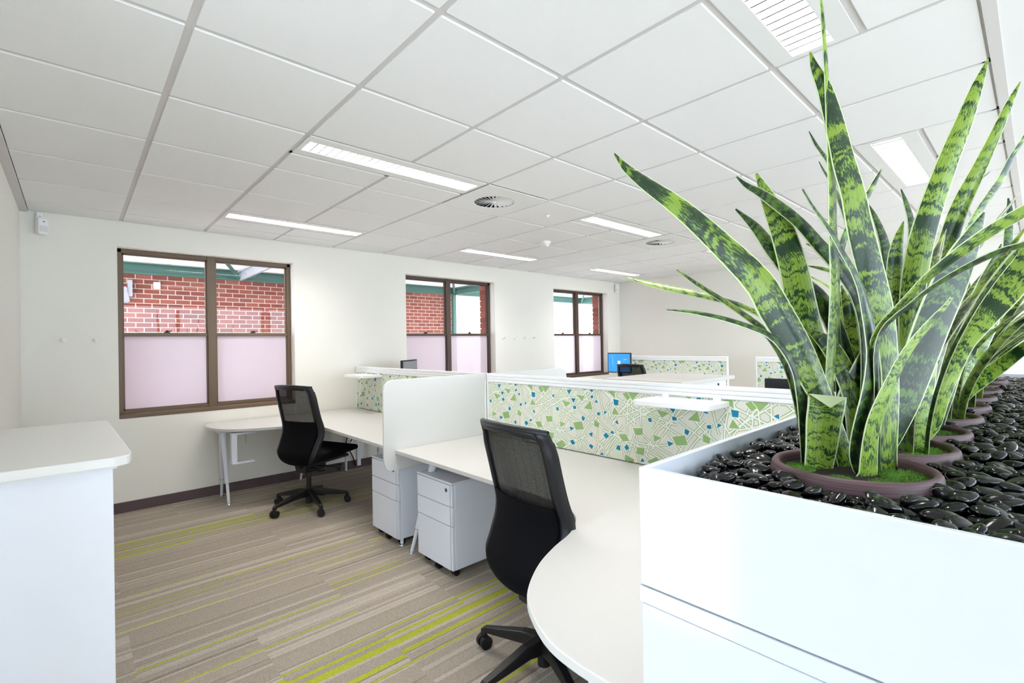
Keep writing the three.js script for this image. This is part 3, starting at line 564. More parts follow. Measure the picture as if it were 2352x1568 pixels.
// ---------------------------------------------------------------- left counter and far counter
const ct = thing('storage_counter', 'white cupboard with thick rounded top against the side wall', 'counter', [0, 0, 0]);
mesh('body', [bx(0.015, 0.398, 0.0, 0.955, -1.36, -0.30, 0.003)], phy('#eef0f6', 0.3), ct);
mesh('top_channel', bx(0.015, 0.408, 0.955, 0.966, -1.37, -0.285, 0.002), M.rail, ct);
mesh('countertop', plate([[0.003, -1.44], [0.40, -1.44], ...spline([[0.415, -1.44], [0.425, -1.43], [0.428, -1.40]], 6), [0.452, -0.36], ...spline([[0.452, -0.33], [0.44, -0.275], [0.40, -0.25]], 10), [0.003, -0.25]], 0.966, 1.0, 0.004), phy('#efede8', 0.4), ct);
const fc = thing('storage_counter', 'white low cupboard standing before the far patterned screen', 'counter', [0, 0, 0]);
mesh('body', bx(4.86, 5.92, 0, 0.915, -1.42, -0.56, 0.003), M.steel, fc); mesh('countertop', bx(4.78, 6.02, 0.915, 0.955, -1.48, -0.50, 0.006), M.white, fc);
for (const x of [5.25, 5.7]) mesh('handle', bx(x, x + 0.02, 0.78, 0.88, -0.562, -0.55, 0.003), M.dark, fc);

// ---------------------------------------------------------------- monitors
M.monitor = phy('#23262f', 0.5);
const scrTex = (() => {
  const c = document.createElement('canvas'); c.width = 512; c.height = 384; const g = c.getContext('2d');
  g.fillStyle = '#2f86dc'; g.fillRect(0, 0, 512, 384);
  g.strokeStyle = '#5ea6ea'; g.lineWidth = 2; for (let k = 0; k < 5; k++) { g.beginPath(); g.moveTo(40 + k * 9, 10); g.quadraticCurveTo(190 - k * 26, 120, 70 + k * 12, 250); g.stroke(); g.beginPath(); g.moveTo(170 - k * 10, 20); g.quadraticCurveTo(20 + k * 20, 150, 150, 300 - k * 10); g.stroke(); }
  g.fillStyle = '#e8f3ff'; for (const [x, y] of [[226, 152], [258, 152], [226, 184], [258, 184]]) g.fillRect(x, y, 28, 28);
  for (let k = 0; k < 7; k++) g.fillRect(214 + k * 12, 228, 9, 13);
  g.fillStyle = '#a7cdf4'; g.fillRect(370, 110, 70, 5); g.fillRect(370, 126, 44, 5); g.fillRect(365, 108, 3, 44);
  const t = new THREE.CanvasTexture(c); t.colorSpace = THREE.SRGBColorSpace; return t;
})();
function monitor(pos, turn, w, h, yc, label, face) {     // faces -x before turning
  const t = thing('monitor', label, 'monitor', pos, turn);
  mesh('casing', [bx(0, 0.026, yc - h / 2, yc + h / 2, -w / 2, w / 2, 0.005), bx(0.026, 0.05, yc - h * 0.36, yc + h * 0.34, -w * 0.36, w * 0.36, 0.012)], M.monitor, t);
  const g = new THREE.PlaneGeometry(w - 0.03, h - 0.03); g.rotateY(-Math.PI / 2); g.translate(-0.0015, yc, 0);
  mesh('display', g, face, t);
  for (let k = 0; k < 15; k++) mesh('cooling_slot', bx(0.0495, 0.0515, yc + h * 0.10, yc + h * 0.27, -w * 0.2 + k * w * 0.0285, -w * 0.2 + k * w * 0.0285 + 0.005), M.dark, t);
  mesh('stand', [bx(0.03, 0.055, 0.01, yc - h * 0.1, -0.035, 0.035, 0.008), bx(-0.07, 0.11, 0, 0.012, -0.11, 0.11, 0.005)], M.black, t);
  return t;
}
monitor([6.62, DT, -2.54], 0, 0.435, 0.316, 1.04 - DT, 'monitor showing a bright blue desktop screen', new THREE.MeshStandardMaterial({ color: '#000000', roughness: 0.3, emissive: '#ffffff', emissiveMap: scrTex, emissiveIntensity: 0.9 }));
monitor([3.34, DT, 1.03], Math.PI, 0.44, 0.31, 0.985 - DT, 'black monitor seen from behind, above the screen by the planter', phy('#1a1c22', 0.15));
monitor([3.13, DT, -2.93], Math.PI - 0.95, 0.40, 0.32, 1.045 - DT, 'small grey faced monitor peeking over the patterned screen', phy('#8f9298', 0.2));
{ const sc = new THREE.RectAreaLight('#6aaef5', 0.8, 0.4, 0.28); sc.position.set(6.615, 1.04, -2.54); sc.rotation.y = Math.PI / 2; sc.name = 'screen_light'; scene.add(sc); }

// ---------------------------------------------------------------- planter box
const PX0 = 1.047, PX1 = 4.35, PZ0 = 1.42, PZ1 = 2.03, PY = 1.145, PT = 0.013;
const box = thing('planter_box', 'long glossy white planter box filled with black pebbles', 'planter');
mesh('end_panel', bx(PX0, PX0 + PT, 0.936, PY, PZ0, PZ1, 0.0025), M.planter, box);
mesh('end_panel', bx(PX1 - PT, PX1, 0.936, PY, PZ0, PZ1, 0.0025), M.planter, box);
mesh('side_panel', bx(PX0 + PT, PX1 - PT, 0.936, PY, PZ0, PZ0 + PT, 0.0025), M.planter, box);
mesh('side_panel', bx(PX0 + PT, PX1 - PT, 0.936, PY, PZ1 - PT, PZ1, 0.0025), M.planter, box);
mesh('joint_band', bx(PX0 - 0.0015, PX1 + 0.0015, 0.905, 0.934, PZ0 - 0.0015, PZ1 + 0.0015, 0.002), M.planter, box);
mesh('lower_cabinet', bx(PX0 + 0.001, PX1 - 0.001, 0.0, 0.903, PZ0 + 0.001, PZ1 - 0.001, 0.0025), M.planter, box);
mesh('tray', bx(PX0 + PT, PX1 - PT, 0.936, 1.08, PZ0 + PT, PZ1 - PT), std('#15151a', 0.9), box);

// ---------------------------------------------------------------- snake plants
function leafTex(seed, light, dark, freq, cutoff, soft) {      // cross bands with ragged edges, freckles and a pale margin
  const W = 128, H = 1024;
  return dataTex(W, H, (x, y) => {
    const u = x / (W - 1), v = y / H, e = Math.min(u, 1 - u);
    const warp = 0.022 * (vnoise(u * 4, v * 22, seed) - 0.5) + 0.010 * (vnoise(u * 22, v * 70, seed + 1) - 0.5) + 0.012 * Math.abs(u - 0.5);
    const w = v + warp, wide = vnoise(0.5, w * freq, seed + 2), thin = vnoise(0.5 + u * 1.5, w * freq * 2.6, seed + 4);
    const ragged = vnoise(u * 40, w * 210, seed + 3), freckle = vnoise(u * 64, v * 300, seed + 5), region = vnoise(0.5, v * 9, seed + 6);
    let band = 0.55 * wide + 0.45 * thin + 0.30 * (ragged - 0.5) + 0.16 * (freckle - 0.5) + 0.20 * (region - 0.5);
    band = Math.max(0, Math.min(1, (band - cutoff) * soft + 0.5));
    const g = 0.92 + 0.16 * vnoise(u * 44, v * 5, seed + 7);
    let c = light.map((q, i) => (q * band + dark[i] * (1 - band)) * g);
    if (e < 0.042) { const k = 0.9; c = c.map((q, i) => q * (1 - k) + [208, 220, 176][i] * k); }
    else if (e < 0.06) c = c.map((q, i) => q * 0.6 + [96, 130, 56][i] * 0.4);
    return c.map((q) => Math.max(0, Math.min(255, q)));
  });
}
const leafMat = [[11, [118, 146, 42], [17, 46, 17], 40, 0.53, 6], [29, [130, 158, 58], [22, 54, 24], 44, 0.43, 6], [47, [74, 106, 34], [13, 37, 15], 44, 0.56, 5]].map(([s, a, b, f, c, k]) => new THREE.MeshPhysicalMaterial({ map: leafTex(s, a, b, f, c, k), roughness: 0.38, specularIntensity: 0.65, clearcoat: 0.12, clearcoatRoughness: 0.12, side: THREE.DoubleSide }));
// ribbon leaf: centre line points with half width vectors (metres), V folded, with thickness
function leafGeo(rows, fold, cut) {
  const c = new THREE.CatmullRomCurve3(rows.map((r) => V(r[0], r[1], r[2])), false, 'centripetal'), a = new THREE.CatmullRomCurve3(rows.map((r) => V(r[3], r[4], r[5])));
  const N = 36, K = 6, P = [], U = [], idx = [];
  const n0 = V(), len = c.getLength();
  for (let s = 0; s < 2; s++) for (let j = 0; j <= N; j++) {
    const t = j / N, p = c.getPoint(t), h = a.getPoint(t), tan = c.getTangent(t);
    n0.copy(h).cross(tan).normalize();
    const hl = h.length(), th = Math.min(0.0016, hl * 0.3);
    for (let i = 0; i <= K; i++) {
      const u = -1 + 2 * i / K, e = 1 - 0.75 * u ** 4;
      const q = p.clone().addScaledVector(h, u).addScaledVector(n0, fold * hl * (1 - Math.abs(u) ** 1.3) + (s ? -1 : 1) * th * e);
      if (cut && j === N) q.addScaledVector(tan, -0.0);
      P.push(q.x, q.y, q.z); U.push(i / K, t * Math.min(1, 0.35 + len * 0.75));
    }
  }
  const id = (s, i, j) => s * (N + 1) * (K + 1) + j * (K + 1) + i;
  for (let j = 0; j < N; j++) for (let i = 0; i < K; i++) { idx.push(id(0, i, j), id(0, i + 1, j), id(0, i + 1, j + 1), id(0, i, j), id(0, i + 1, j + 1), id(0, i, j + 1)); idx.push(id(1, i, j), id(1, i + 1, j + 1), id(1, i + 1, j), id(1, i, j), id(1, i, j + 1), id(1, i + 1, j + 1)); }
  for (let j = 0; j < N; j++) for (const i of [0, K]) { const f = i ? [id(0, i, j), id(1, i, j), id(1, i, j + 1), id(0, i, j), id(1, i, j + 1), id(0, i, j + 1)] : [id(0, i, j), id(1, i, j + 1), id(1, i, j), id(0, i, j), id(0, i, j + 1), id(1, i, j + 1)]; idx.push(...f); }
  for (let i = 0; i < K; i++) idx.push(id(0, i, N), id(0, i + 1, N), id(1, i + 1, N), id(0, i, N), id(1, i + 1, N), id(1, i, N));
  const g = new THREE.BufferGeometry(); g.setAttribute('position', new THREE.Float32BufferAttribute(P, 3)); g.setAttribute('uv', new THREE.Float32BufferAttribute(U, 2)); g.setIndex(idx); g.computeVertexNormals();
  return g;
}
const LEAVES = [{"p":1,"t":0,"f":0.2,"c":0,"r":[[1422,1100,1649,15.0,4.4,10.4],[1422,1118,1649,15.0,4.4,10.4],[1406,1179,1638,15.9,5.3,10.6],[1382,1248,1621,19.1,7.6,12.1],[1362,1298,1607,23.7,11.0,14.3],[1335,1360,1588,28.4,14.6,16.2],[1301,1428,1564,30.3,16.5,16.2],[1276,1478,1547,26.3,19.8,12.6],[1212,1555,1500,20.1,18.9,7.9],[1150,1621,1454,15.4,16.5,4.8],[1094,1669,1412,10.5,12.0,2.6],[1065,1696,1392,7.2,6.9,2.0],[1048,1721,1380,1.1,0.9,0.4]]},
{"p":1,"t":1,"f":0.12,"c":0,"r":[[1458,1100,1620,14.8,3.5,13.5],[1459,1117,1620,14.8,3.5,13.5],[1454,1257,1600,18.2,5.0,17.8],[1451,1368,1580,21.8,6.7,22.6],[1449,1452,1565,21.5,6.5,23.4],[1447,1523,1554,19.4,6.8,22.0],[1441,1595,1538,16.3,7.9,19.4],[1433,1649,1522,12.4,7.9,15.3],[1425,1694,1507,7.5,5.3,9.6],[1417,1736,1493,1.5,1.0,1.9]]},
{"p":1,"t":2,"f":0.2,"c":0,"r":[[1469,1100,1667,17.6,-1.9,7.7],[1470,1121,1667,17.6,-1.9,7.7],[1499,1301,1669,14.1,-0.2,7.0],[1517,1393,1663,13.4,2.2,7.0],[1524,1458,1649,13.5,5.0,7.1],[1513,1493,1636,13.3,7.9,6.8],[1494,1536,1615,13.6,10.0,7.0],[1476,1571,1594,12.8,10.8,6.7],[1450,1618,1566,10.3,10.3,5.4],[1423,1655,1536,8.5,10.6,4.4],[1396,1687,1506,5.6,8.3,2.9],[1376,1705,1485,3.4,4.9,1.9],[1364,1723,1472,1.2,1.5,0.7]]},
{"p":1,"t":2,"f":0.2,"c":0,"r":[[1468,1100,1653,15.1,-0.3,10.6],[1469,1112,1653,15.1,-0.3,10.6],[1496,1254,1647,17.6,1.8,11.6],[1505,1357,1624,18.5,6.7,11.4],[1501,1452,1590,17.5,11.5,9.7],[1470,1501,1553,15.8,13.5,7.8],[1440,1565,1516,15.3,11.5,7.4],[1417,1620,1487,10.1,8.4,4.5],[1392,1661,1457,1.6,1.6,0.6]]},
{"p":1,"t":2,"f":0.1,"c":0,"r":[[1375,1100,1591,14.5,-1.8,3.4],[1375,1118,1591,14.5,-1.8,3.4],[1369,1178,1592,18.2,-1.6,3.9],[1356,1248,1593,20.5,-0.3,3.8],[1338,1309,1590,20.9,2.7,3.0],[1311,1353,1576,15.6,5.0,1.0],[1281,1379,1559,10.0,5.0,-0.7],[1245,1395,1537,8.1,4.8,-1.5],[1200,1410,1510,7.4,4.6,-2.1],[1147,1422,1478,6.1,3.9,-2.4],[1101,1427,1451,2.0,1.3,-1.0]]},
{"p":1,"t":0,"f":0.1,"c":0,"r":[[1394,1100,1590,13.2,-0.6,3.1],[1394,1120,1590,13.2,-0.6,3.1],[1386,1218,1580,15.7,0.3,3.0],[1375,1298,1567,16.4,1.9,2.5],[1361,1346,1552,14.8,3.8,1.4],[1339,1390,1529,12.1,4.7,0.2],[1319,1415,1508,10.2,5.0,-0.6],[1284,1451,1473,8.8,4.6,-1.1],[1246,1488,1434,7.5,4.1,-1.4],[1220,1516,1407,2.6,1.4,-0.6]]},
{"p":1,"t":1,"f":0.1,"c":0,"r":[[1416,1100,1610,16.1,-0.3,4.8],[1416,1123,1610,16.1,-0.3,4.8],[1415,1217,1598,17.4,0.6,4.4],[1414,1314,1579,17.0,2.9,3.3],[1398,1382,1548,12.4,4.7,1.2],[1374,1419,1515,8.8,4.9,-0.3],[1350,1443,1480,8.4,5.7,-1.5],[1314,1463,1431,9.9,7.1,-2.9],[1277,1480,1381,11.2,8.1,-4.2],[1240,1497,1331,10.4,7.3,-4.6],[1211,1513,1290,2.5,1.8,-1.3]]},
{"p":1,"t":1,"f":0.12,"c":0,"r":[[1414,1100,1629,16.3,-2.0,2.6],[1414,1120,1629,16.3,-2.0,2.6],[1408,1259,1626,16.9,-1.0,2.4],[1408,1315,1628,19.0,-1.2,2.6],[1411,1384,1633,21.1,-0.6,2.9],[1413,1453,1637,23.3,0.8,3.1],[1411,1522,1638,21.5,2.1,2.8],[1408,1590,1637,19.7,2.7,2.5],[1406,1675,1638,18.8,3.7,2.4],[1399,1777,1636,12.8,3.4,1.6],[1393,1887,1635,9.8,3.3,1.2],[1387,1979,1633,8.8,3.6,1.1],[1379,2062,1630,1.9,0.9,0.2]]},
{"p":1,"t":0,"f":0.1,"c":0,"r":[[1451,1100,1708,18.7,-2.1,11.8],[1451,1118,1708,18.7,-2.1,11.8],[1456,1207,1712,17.0,-1.4,11.1],[1460,1291,1714,16.6,-0.0,11.2],[1458,1374,1710,18.4,2.2,12.9],[1452,1424,1704,21.5,5.4,15.3],[1444,1473,1695,23.2,7.1,16.8],[1435,1531,1685,23.5,6.9,17.6],[1428,1590,1676,22.1,5.8,17.0],[1421,1649,1669,20.1,6.0,16.0],[1412,1707,1658,18.9,6.3,15.4],[1407,1746,1652,17.1,5.2,14.2],[1402,1785,1646,15.9,5.0,13.5],[1396,1825,1639,13.9,5.2,12.0],[1388,1865,1631,10.9,5.5,9.6],[1378,1900,1620,6.5,3.5,5.9],[1372,1931,1614,1.2,0.5,1.1]]},
{"p":1,"t":2,"f":0.14,"c":0,"r":[[1370,1100,1677,7.9,-0.1,3.0],[1370,1118,1677,7.9,-0.1,3.0],[1365,1149,1675,15.1,-1.7,5.4],[1366,1182,1679,18.9,-4.6,6.4],[1370,1225,1688,21.9,-5.4,6.9],[1375,1275,1698,23.1,-3.6,7.0],[1371,1334,1704,20.3,-0.8,5.8],[1364,1374,1703,19.5,1.4,5.2],[1353,1412,1700,17.2,2.3,4.2],[1339,1456,1695,13.2,2.7,2.8],[1323,1490,1687,10.4,3.1,1.8],[1305,1521,1676,9.1,3.1,1.3],[1286,1552,1666,8.5,3.3,1.0],[1269,1576,1656,7.0,3.0,0.6],[1251,1599,1646,4.9,2.0,0.3],[1233,1628,1636,3.4,1.4,0.2]]},
{"p":1,"t":1,"f":0.05,"c":1,"r":[[1363,1100,1617,20.3,-4.1,18.5],[1363,1118,1617,20.3,-4.1,18.5],[1367,1157,1621,22.8,-4.3,20.8],[1372,1208,1625,25.9,-4.8,23.6],[1376,1241,1629,27.2,-5.0,24.7],[1377,1258,1630,27.9,-4.4,25.4]]},
{"p":1,"t":1,"f":0.14,"c":0,"r":[[1369,1100,1694,19.0,-2.9,10.5],[1369,1118,1694,19.0,-2.9,10.5],[1369,1177,1698,18.2,-3.4,8.6],[1372,1217,1704,17.3,-5.0,7.2],[1379,1256,1715,16.2,-5.6,5.8],[1389,1296,1729,15.8,-5.3,4.9],[1396,1324,1739,14.7,-5.2,4.0],[1410,1363,1758,13.3,-4.9,2.9],[1428,1401,1782,11.2,-3.7,2.0],[1439,1423,1797,8.2,-2.3,1.3],[1445,1438,1805,4.4,-1.0,0.7]]},
{"p":1,"t":2,"f":0.12,"c":0,"r":[[1465,1100,1697,6.9,-2.2,4.8],[1466,1122,1698,6.9,-2.2,4.8],[1483,1176,1711,19.0,-6.5,13.3],[1505,1244,1729,27.2,-9.8,19.0],[1527,1321,1748,30.6,-12.0,21.4],[1545,1402,1770,31.1,-13.9,21.8],[1564,1469,1791,30.2,-14.7,21.1],[1579,1524,1810,24.1,-12.4,16.9],[1594,1569,1826,14.1,-7.2,9.9],[1605,1608,1840,1.8,-0.9,1.3]]},
{"p":1,"t":2,"f":0.12,"c":0,"r":[[1444,1097,1629,17.0,-3.5,7.1],[1458,1171,1635,31.7,-7.6,13.9],[1482,1241,1647,37.6,-12.4,17.1],[1511,1302,1663,30.3,-11.0,14.4],[1540,1365,1678,21.0,-6.4,10.7],[1569,1438,1691,3.9,-1.0,2.1]]},
{"p":1,"t":0,"f":0.2,"c":0,"r":[[1469,1100,1657,19.7,0.1,10.8],[1470,1117,1657,19.7,0.1,10.8],[1474,1257,1648,22.6,2.8,12.2],[1470,1312,1632,21.9,9.7,11.2],[1459,1358,1611,16.6,11.7,7.7],[1439,1380,1593,7.2,7.3,2.8],[1423,1395,1578,2.1,2.3,0.7]]},
{"p":1,"t":1,"f":0.1,"c":0,"r":[[1469,1100,1659,9.5,0.9,8.7],[1470,1116,1659,9.5,0.9,8.7],[1499,1254,1648,9.6,1.4,10.3],[1526,1328,1639,9.9,1.8,11.9],[1552,1385,1632,8.8,2.0,11.5],[1554,1442,1625,5.9,2.2,8.5],[1553,1486,1616,0.9,0.5,1.4]]},
{"p":1,"t":0,"f":0.14,"c":0,"r":[[1467,1100,1643,13.9,-0.5,4.4],[1468,1117,1643,13.9,-0.5,4.4],[1472,1257,1629,13.6,-0.1,4.5],[1493,1441,1620,10.5,0.3,3.8],[1511,1525,1620,10.2,-0.3,3.8],[1527,1582,1628,10.5,-1.7,4.0],[1548,1629,1641,9.4,-2.7,3.5],[1575,1675,1660,8.0,-2.6,3.0],[1593,1707,1671,6.3,-1.8,2.5],[1608,1737,1681,1.7,-0.5,0.7]]},
{"p":1,"t":1,"f":0.12,"c":0,"r":[[1392,1100,1684,8.4,-1.1,3.6],[1392,1125,1684,8.4,-1.1,3.6],[1373,1270,1693,7.4,-0.7,3.1],[1361,1350,1703,6.2,-1.0,2.6],[1361,1389,1716,5.3,-2.2,1.9],[1370,1413,1734,5.3,-3.1,1.7],[1378,1441,1755,6.1,-3.6,2.0],[1387,1470,1778,7.9,-5.1,2.5],[1403,1510,1819,10.3,-7.0,3.2],[1418,1544,1859,10.5,-7.5,3.2],[1430,1569,1895,9.8,-7.1,3.0],[1438,1590,1927,6.8,-4.8,2.2],[1443,1606,1949,1.4,-1.0,0.5]]},
{"p":1,"t":2,"f":0.1,"c":0,"r":[[1404,1100,1701,11.0,-1.5,3.2],[1404,1122,1701,11.0,-1.5,3.2],[1380,1271,1708,10.0,-0.6,2.6],[1361,1350,1712,7.9,-0.6,2.0],[1360,1387,1723,6.0,-2.1,1.1],[1375,1426,1758,5.6,-2.4,0.9],[1387,1453,1784,6.1,-2.8,0.9],[1404,1483,1824,7.7,-3.6,1.0],[1420,1506,1864,8.0,-3.9,0.9],[1432,1516,1894,7.1,-3.6,0.7],[1445,1526,1930,2.2,-1.1,0.2]]},
{"p":1,"t":2,"f":0.1,"c":0,"r":[[1469,1100,1666,12.2,-1.0,5.4],[1470,1111,1666,12.2,-1.0,5.4],[1531,1346,1661,12.7,0.3,4.6],[1573,1463,1646,10.4,2.3,3.3],[1593,1538,1618,6.4,3.3,1.5],[1571,1561,1590,4.3,3.5,0.3],[1553,1578,1566,3.7,3.2,0.1],[1541,1587,1552,1.2,1.1,-0.0]]},
{"p":1,"t":0,"f":0.1,"c":0,"r":[[1581,1106,1666,12.2,-1.1,5.4],[1596,1270,1665,13.6,-0.0,5.2],[1601,1404,1650,13.2,2.1,4.3],[1588,1483,1626,8.7,3.6,2.2],[1567,1517,1599,5.8,4.2,0.7],[1550,1528,1578,4.5,4.2,-0.2],[1533,1535,1557,1.1,1.1,-0.1]]},
{"p":2,"t":2,"f":0.1,"c":0,"r":[[1734,1100,1682,12.4,0.7,7.0],[1735,1126,1683,12.4,0.7,7.0],[1719,1343,1665,15.9,2.0,7.1],[1695,1499,1641,14.7,3.7,5.2],[1662,1634,1608,11.4,3.7,3.2],[1636,1728,1585,6.9,2.8,1.6],[1619,1766,1570,4.4,2.1,0.8],[1610,1790,1562,1.8,0.8,0.3]]},
{"p":2,"t":2,"f":0.1,"c":0,"r":[[1733,1100,1685,14.2,0.7,8.0],[1734,1124,1686,14.2,0.7,8.0],[1731,1385,1668,17.6,2.7,7.7],[1705,1575,1629,15.2,4.5,5.2],[1684,1714,1596,11.6,4.4,3.1],[1657,1800,1568,8.7,4.2,1.8],[1638,1844,1548,7.1,3.7,1.3],[1628,1874,1538,1.8,0.9,0.3]]},
{"p":2,"t":2,"f":0.14,"c":0,"r":[[1732,1100,1692,14.0,0.7,9.9],[1733,1123,1693,14.0,0.7,9.9],[1741,1291,1684,16.9,1.2,11.2],[1753,1447,1675,18.0,2.1,11.1],[1761,1554,1664,15.3,2.9,9.1],[1760,1613,1655,12.1,3.8,6.9],[1753,1663,1642,7.6,3.4,4.2],[1746,1696,1631,1.6,0.8,0.9]]},
{"p":2,"t":1,"f":0.12,"c":0,"r":[[1714,1100,1707,13.9,1.9,12.7],[1714,1126,1707,13.9,1.9,12.7],[1701,1294,1696,15.4,1.9,14.1],[1694,1424,1689,15.4,1.4,14.1],[1691,1494,1687,15.1,0.1,13.8],[1693,1553,1689,13.2,-2.1,12.0],[1700,1603,1696,7.9,-2.5,7.2],[1707,1635,1703,1.1,-0.4,1.0]]},
{"p":2,"t":1,"f":0.16,"c":0,"r":[[1726,1100,1710,15.6,1.7,14.2],[1727,1120,1711,15.6,1.7,14.2],[1721,1213,1710,16.2,1.7,15.6],[1713,1313,1709,17.3,1.1,17.7],[1707,1413,1712,18.0,-1.1,19.8],[1703,1491,1719,18.0,-4.5,20.9],[1704,1565,1730,16.9,-7.9,20.8],[1710,1638,1746,14.2,-9.9,18.6],[1719,1698,1762,12.2,-10.6,17.0],[1728,1769,1783,9.9,-10.4,14.8],[1739,1837,1805,8.0,-9.4,12.8],[1747,1905,1825,5.0,-6.4,8.5],[1752,1937,1835,2.7,-3.8,4.8],[1755,1963,1843,0.7,-0.9,1.2]]},
{"p":2,"t":1,"f":0.12,"c":0,"r":[[1682,1100,1723,12.8,-1.8,11.6],[1682,1118,1723,12.8,-1.8,11.6],[1684,1152,1726,14.1,-2.7,12.9],[1689,1196,1731,14.1,-3.1,12.8],[1697,1263,1738,14.1,-2.8,12.9],[1705,1343,1746,13.4,-2.7,12.2],[1714,1421,1755,10.5,-2.7,9.6],[1726,1498,1766,2.1,-0.6,1.9]]},
{"p":2,"t":2,"f":0.12,"c":0,"r":[[1731,1100,1695,15.0,-0.5,8.6],[1732,1119,1696,15.0,-0.5,8.6],[1773,1395,1697,17.7,0.4,9.2],[1812,1556,1701,16.0,1.5,7.8],[1839,1655,1698,11.6,2.4,5.4],[1835,1705,1689,8.2,2.6,3.7],[1831,1739,1681,2.0,0.7,0.9]]},
{"p":2,"t":1,"f":0.16,"c":0,"r":[[1723,1100,1716,9.1,-4.7,8.2],[1724,1118,1717,9.1,-4.7,8.2],[1745,1163,1739,14.0,-4.8,12.8],[1749,1236,1759,13.6,-3.7,12.4],[1751,1306,1781,14.4,-6.2,13.0],[1744,1354,1797,14.8,-11.3,13.4],[1740,1406,1824,18.3,-18.6,16.5],[1735,1454,1853,21.1,-24.4,19.0],[1727,1502,1885,21.4,-26.3,19.3],[1714,1554,1921,16.1,-20.6,14.5],[1689,1612,1965,1.1,-1.4,1.0]]},
{"p":2,"t":2,"f":0.12,"c":0,"r":[[1728,1100,1704,11.3,-1.1,8.1],[1729,1110,1705,11.3,-1.1,8.1],[1756,1187,1717,19.4,-2.4,13.4],[1789,1290,1734,22.1,-3.6,14.5],[1824,1382,1754,20.6,-4.8,12.9],[1848,1496,1777,16.8,-5.3,10.0],[1880,1588,1806,2.1,-0.8,1.2]]},
{"p":3,"t":1,"f":0.16,"c":0,"r":[[1993,1100,1705,16.5,1.7,15.0],[1994,1119,1706,16.5,1.7,15.0],[1991,1220,1705,16.7,1.2,15.9],[1986,1338,1709,16.7,-0.8,16.6],[1989,1454,1721,16.4,-3.4,17.2],[1989,1540,1734,16.0,-6.7,17.5],[1995,1625,1753,15.4,-9.3,17.7],[2004,1709,1776,12.8,-10.9,15.6],[2018,1779,1803,9.6,-10.0,12.3],[2032,1858,1833,7.1,-7.7,9.5],[2043,1937,1861,4.8,-5.7,6.7],[2049,1975,1875,2.7,-3.6,3.9],[2054,2002,1886,0.7,-0.9,1.0]]},
{"p":3,"t":0,"f":0.14,"c":0,"r":[[1986,1100,1720,19.7,-0.7,9.3],[1987,1129,1721,19.7,-0.7,9.3],[1978,1280,1724,21.0,-0.6,9.5],[1975,1429,1738,19.8,-1.5,8.6],[1984,1541,1761,16.5,-2.4,7.0],[1992,1617,1783,14.7,-3.1,6.0],[2002,1674,1803,12.9,-3.5,5.1],[2016,1721,1827,12.6,-4.0,4.8],[2029,1764,1850,13.6,-3.5,5.4],[2038,1815,1869,10.8,-2.3,4.3],[2047,1857,1889,6.9,-1.3,2.8],[2057,1924,1915,2.3,-0.4,1.0]]},
{"p":3,"t":2,"f":0.12,"c":0,"r":[[1985,1100,1722,12.8,-1.8,11.7],[1986,1128,1723,12.8,-1.8,11.7],[2006,1221,1738,19.5,-3.8,17.8],[2032,1314,1757,20.9,-6.8,19.0],[2065,1406,1785,18.6,-8.9,16.9],[2096,1510,1813,13.5,-7.6,12.2],[2129,1613,1844,1.6,-0.9,1.4]]},
{"p":3,"t":0,"f":0.1,"c":0,"r":[[1992,1100,1706,18.6,-1.1,7.0],[1993,1121,1707,18.6,-1.1,7.0],[2022,1337,1710,19.9,0.1,6.9],[2054,1518,1715,16.8,0.5,5.5],[2096,1652,1731,13.0,-0.3,4.0],[2129,1739,1752,9.4,-1.8,2.6],[2178,1791,1789,6.0,-1.8,1.4],[2223,1835,1822,2.0,-0.6,0.5]]},
{"p":4,"t":1,"f":0.14,"c":0,"r":[[2315,1100,1721,12.6,-5.7,7.1],[2316,1124,1722,12.6,-5.7,7.1],[2318,1173,1744,17.3,-9.8,9.5],[2312,1226,1779,21.2,-17.0,10.9],[2299,1274,1824,18.6,-18.7,8.9],[2252,1332,1879,13.2,-14.2,6.2],[2185,1384,1934,2.2,-2.4,1.0]]},
{"p":4,"t":1,"f":0.12,"c":0,"r":[[2318,1100,1716,21.8,-6.9,19.9],[2319,1151,1717,21.8,-6.9,19.9],[2365,1233,1742,28.8,-9.7,26.2],[2424,1329,1770,26.4,-12.0,24.0],[2494,1420,1806,17.1,-10.4,15.5],[2553,1519,1837,1.9,-1.2,1.7]]},
{"p":4,"t":2,"f":0.12,"c":0,"r":[[2322,1100,1708,18.8,-3.5,13.5],[2323,1115,1709,18.8,-3.5,13.5],[2354,1219,1729,23.9,-6.0,18.0],[2397,1330,1758,22.3,-7.9,17.7],[2449,1468,1796,14.5,-6.0,12.4],[2475,1578,1821,1.9,-0.9,1.8]]},
{"p":4,"t":2,"f":0.14,"c":0,"r":[[2322,1100,1706,12.0,-4.9,10.9],[2323,1124,1707,12.0,-4.9,10.9],[2419,1299,1760,14.2,-5.4,12.9],[2513,1470,1809,14.5,-4.1,13.2],[2587,1615,1839,13.8,-2.2,12.5],[2603,1703,1844,12.3,-1.3,11.2],[2618,1792,1848,8.6,-0.2,7.8],[2619,1829,1845,2.1,0.3,2.0]]}];
const potTex = dataTex(256, 256, (x, y) => { const s = vnoise(x / 40, y / 2.2, 71, 0, 0), b = vnoise(x / 9, y / 9, 72), k = 0.75 + 0.35 * s + 0.15 * (b - 0.5), m = s > 0.66 ? 1 : 0; return [92 * k + 6 * m, 66 * k + 8 * m, 68 * k + 16 * m].map((q) => Math.min(255, q)); });
const potMat = std('#ffffff', 0.55, { map: potTex });
const mossMats = ['#4d7a1f', '#5c8a28', '#3d6418'].map((c) => std(c, 0.95));
const soilMat = std('#3a2f28', 0.95, { bumpMap: bumpAt(0.03), bumpScale: 0.004 });
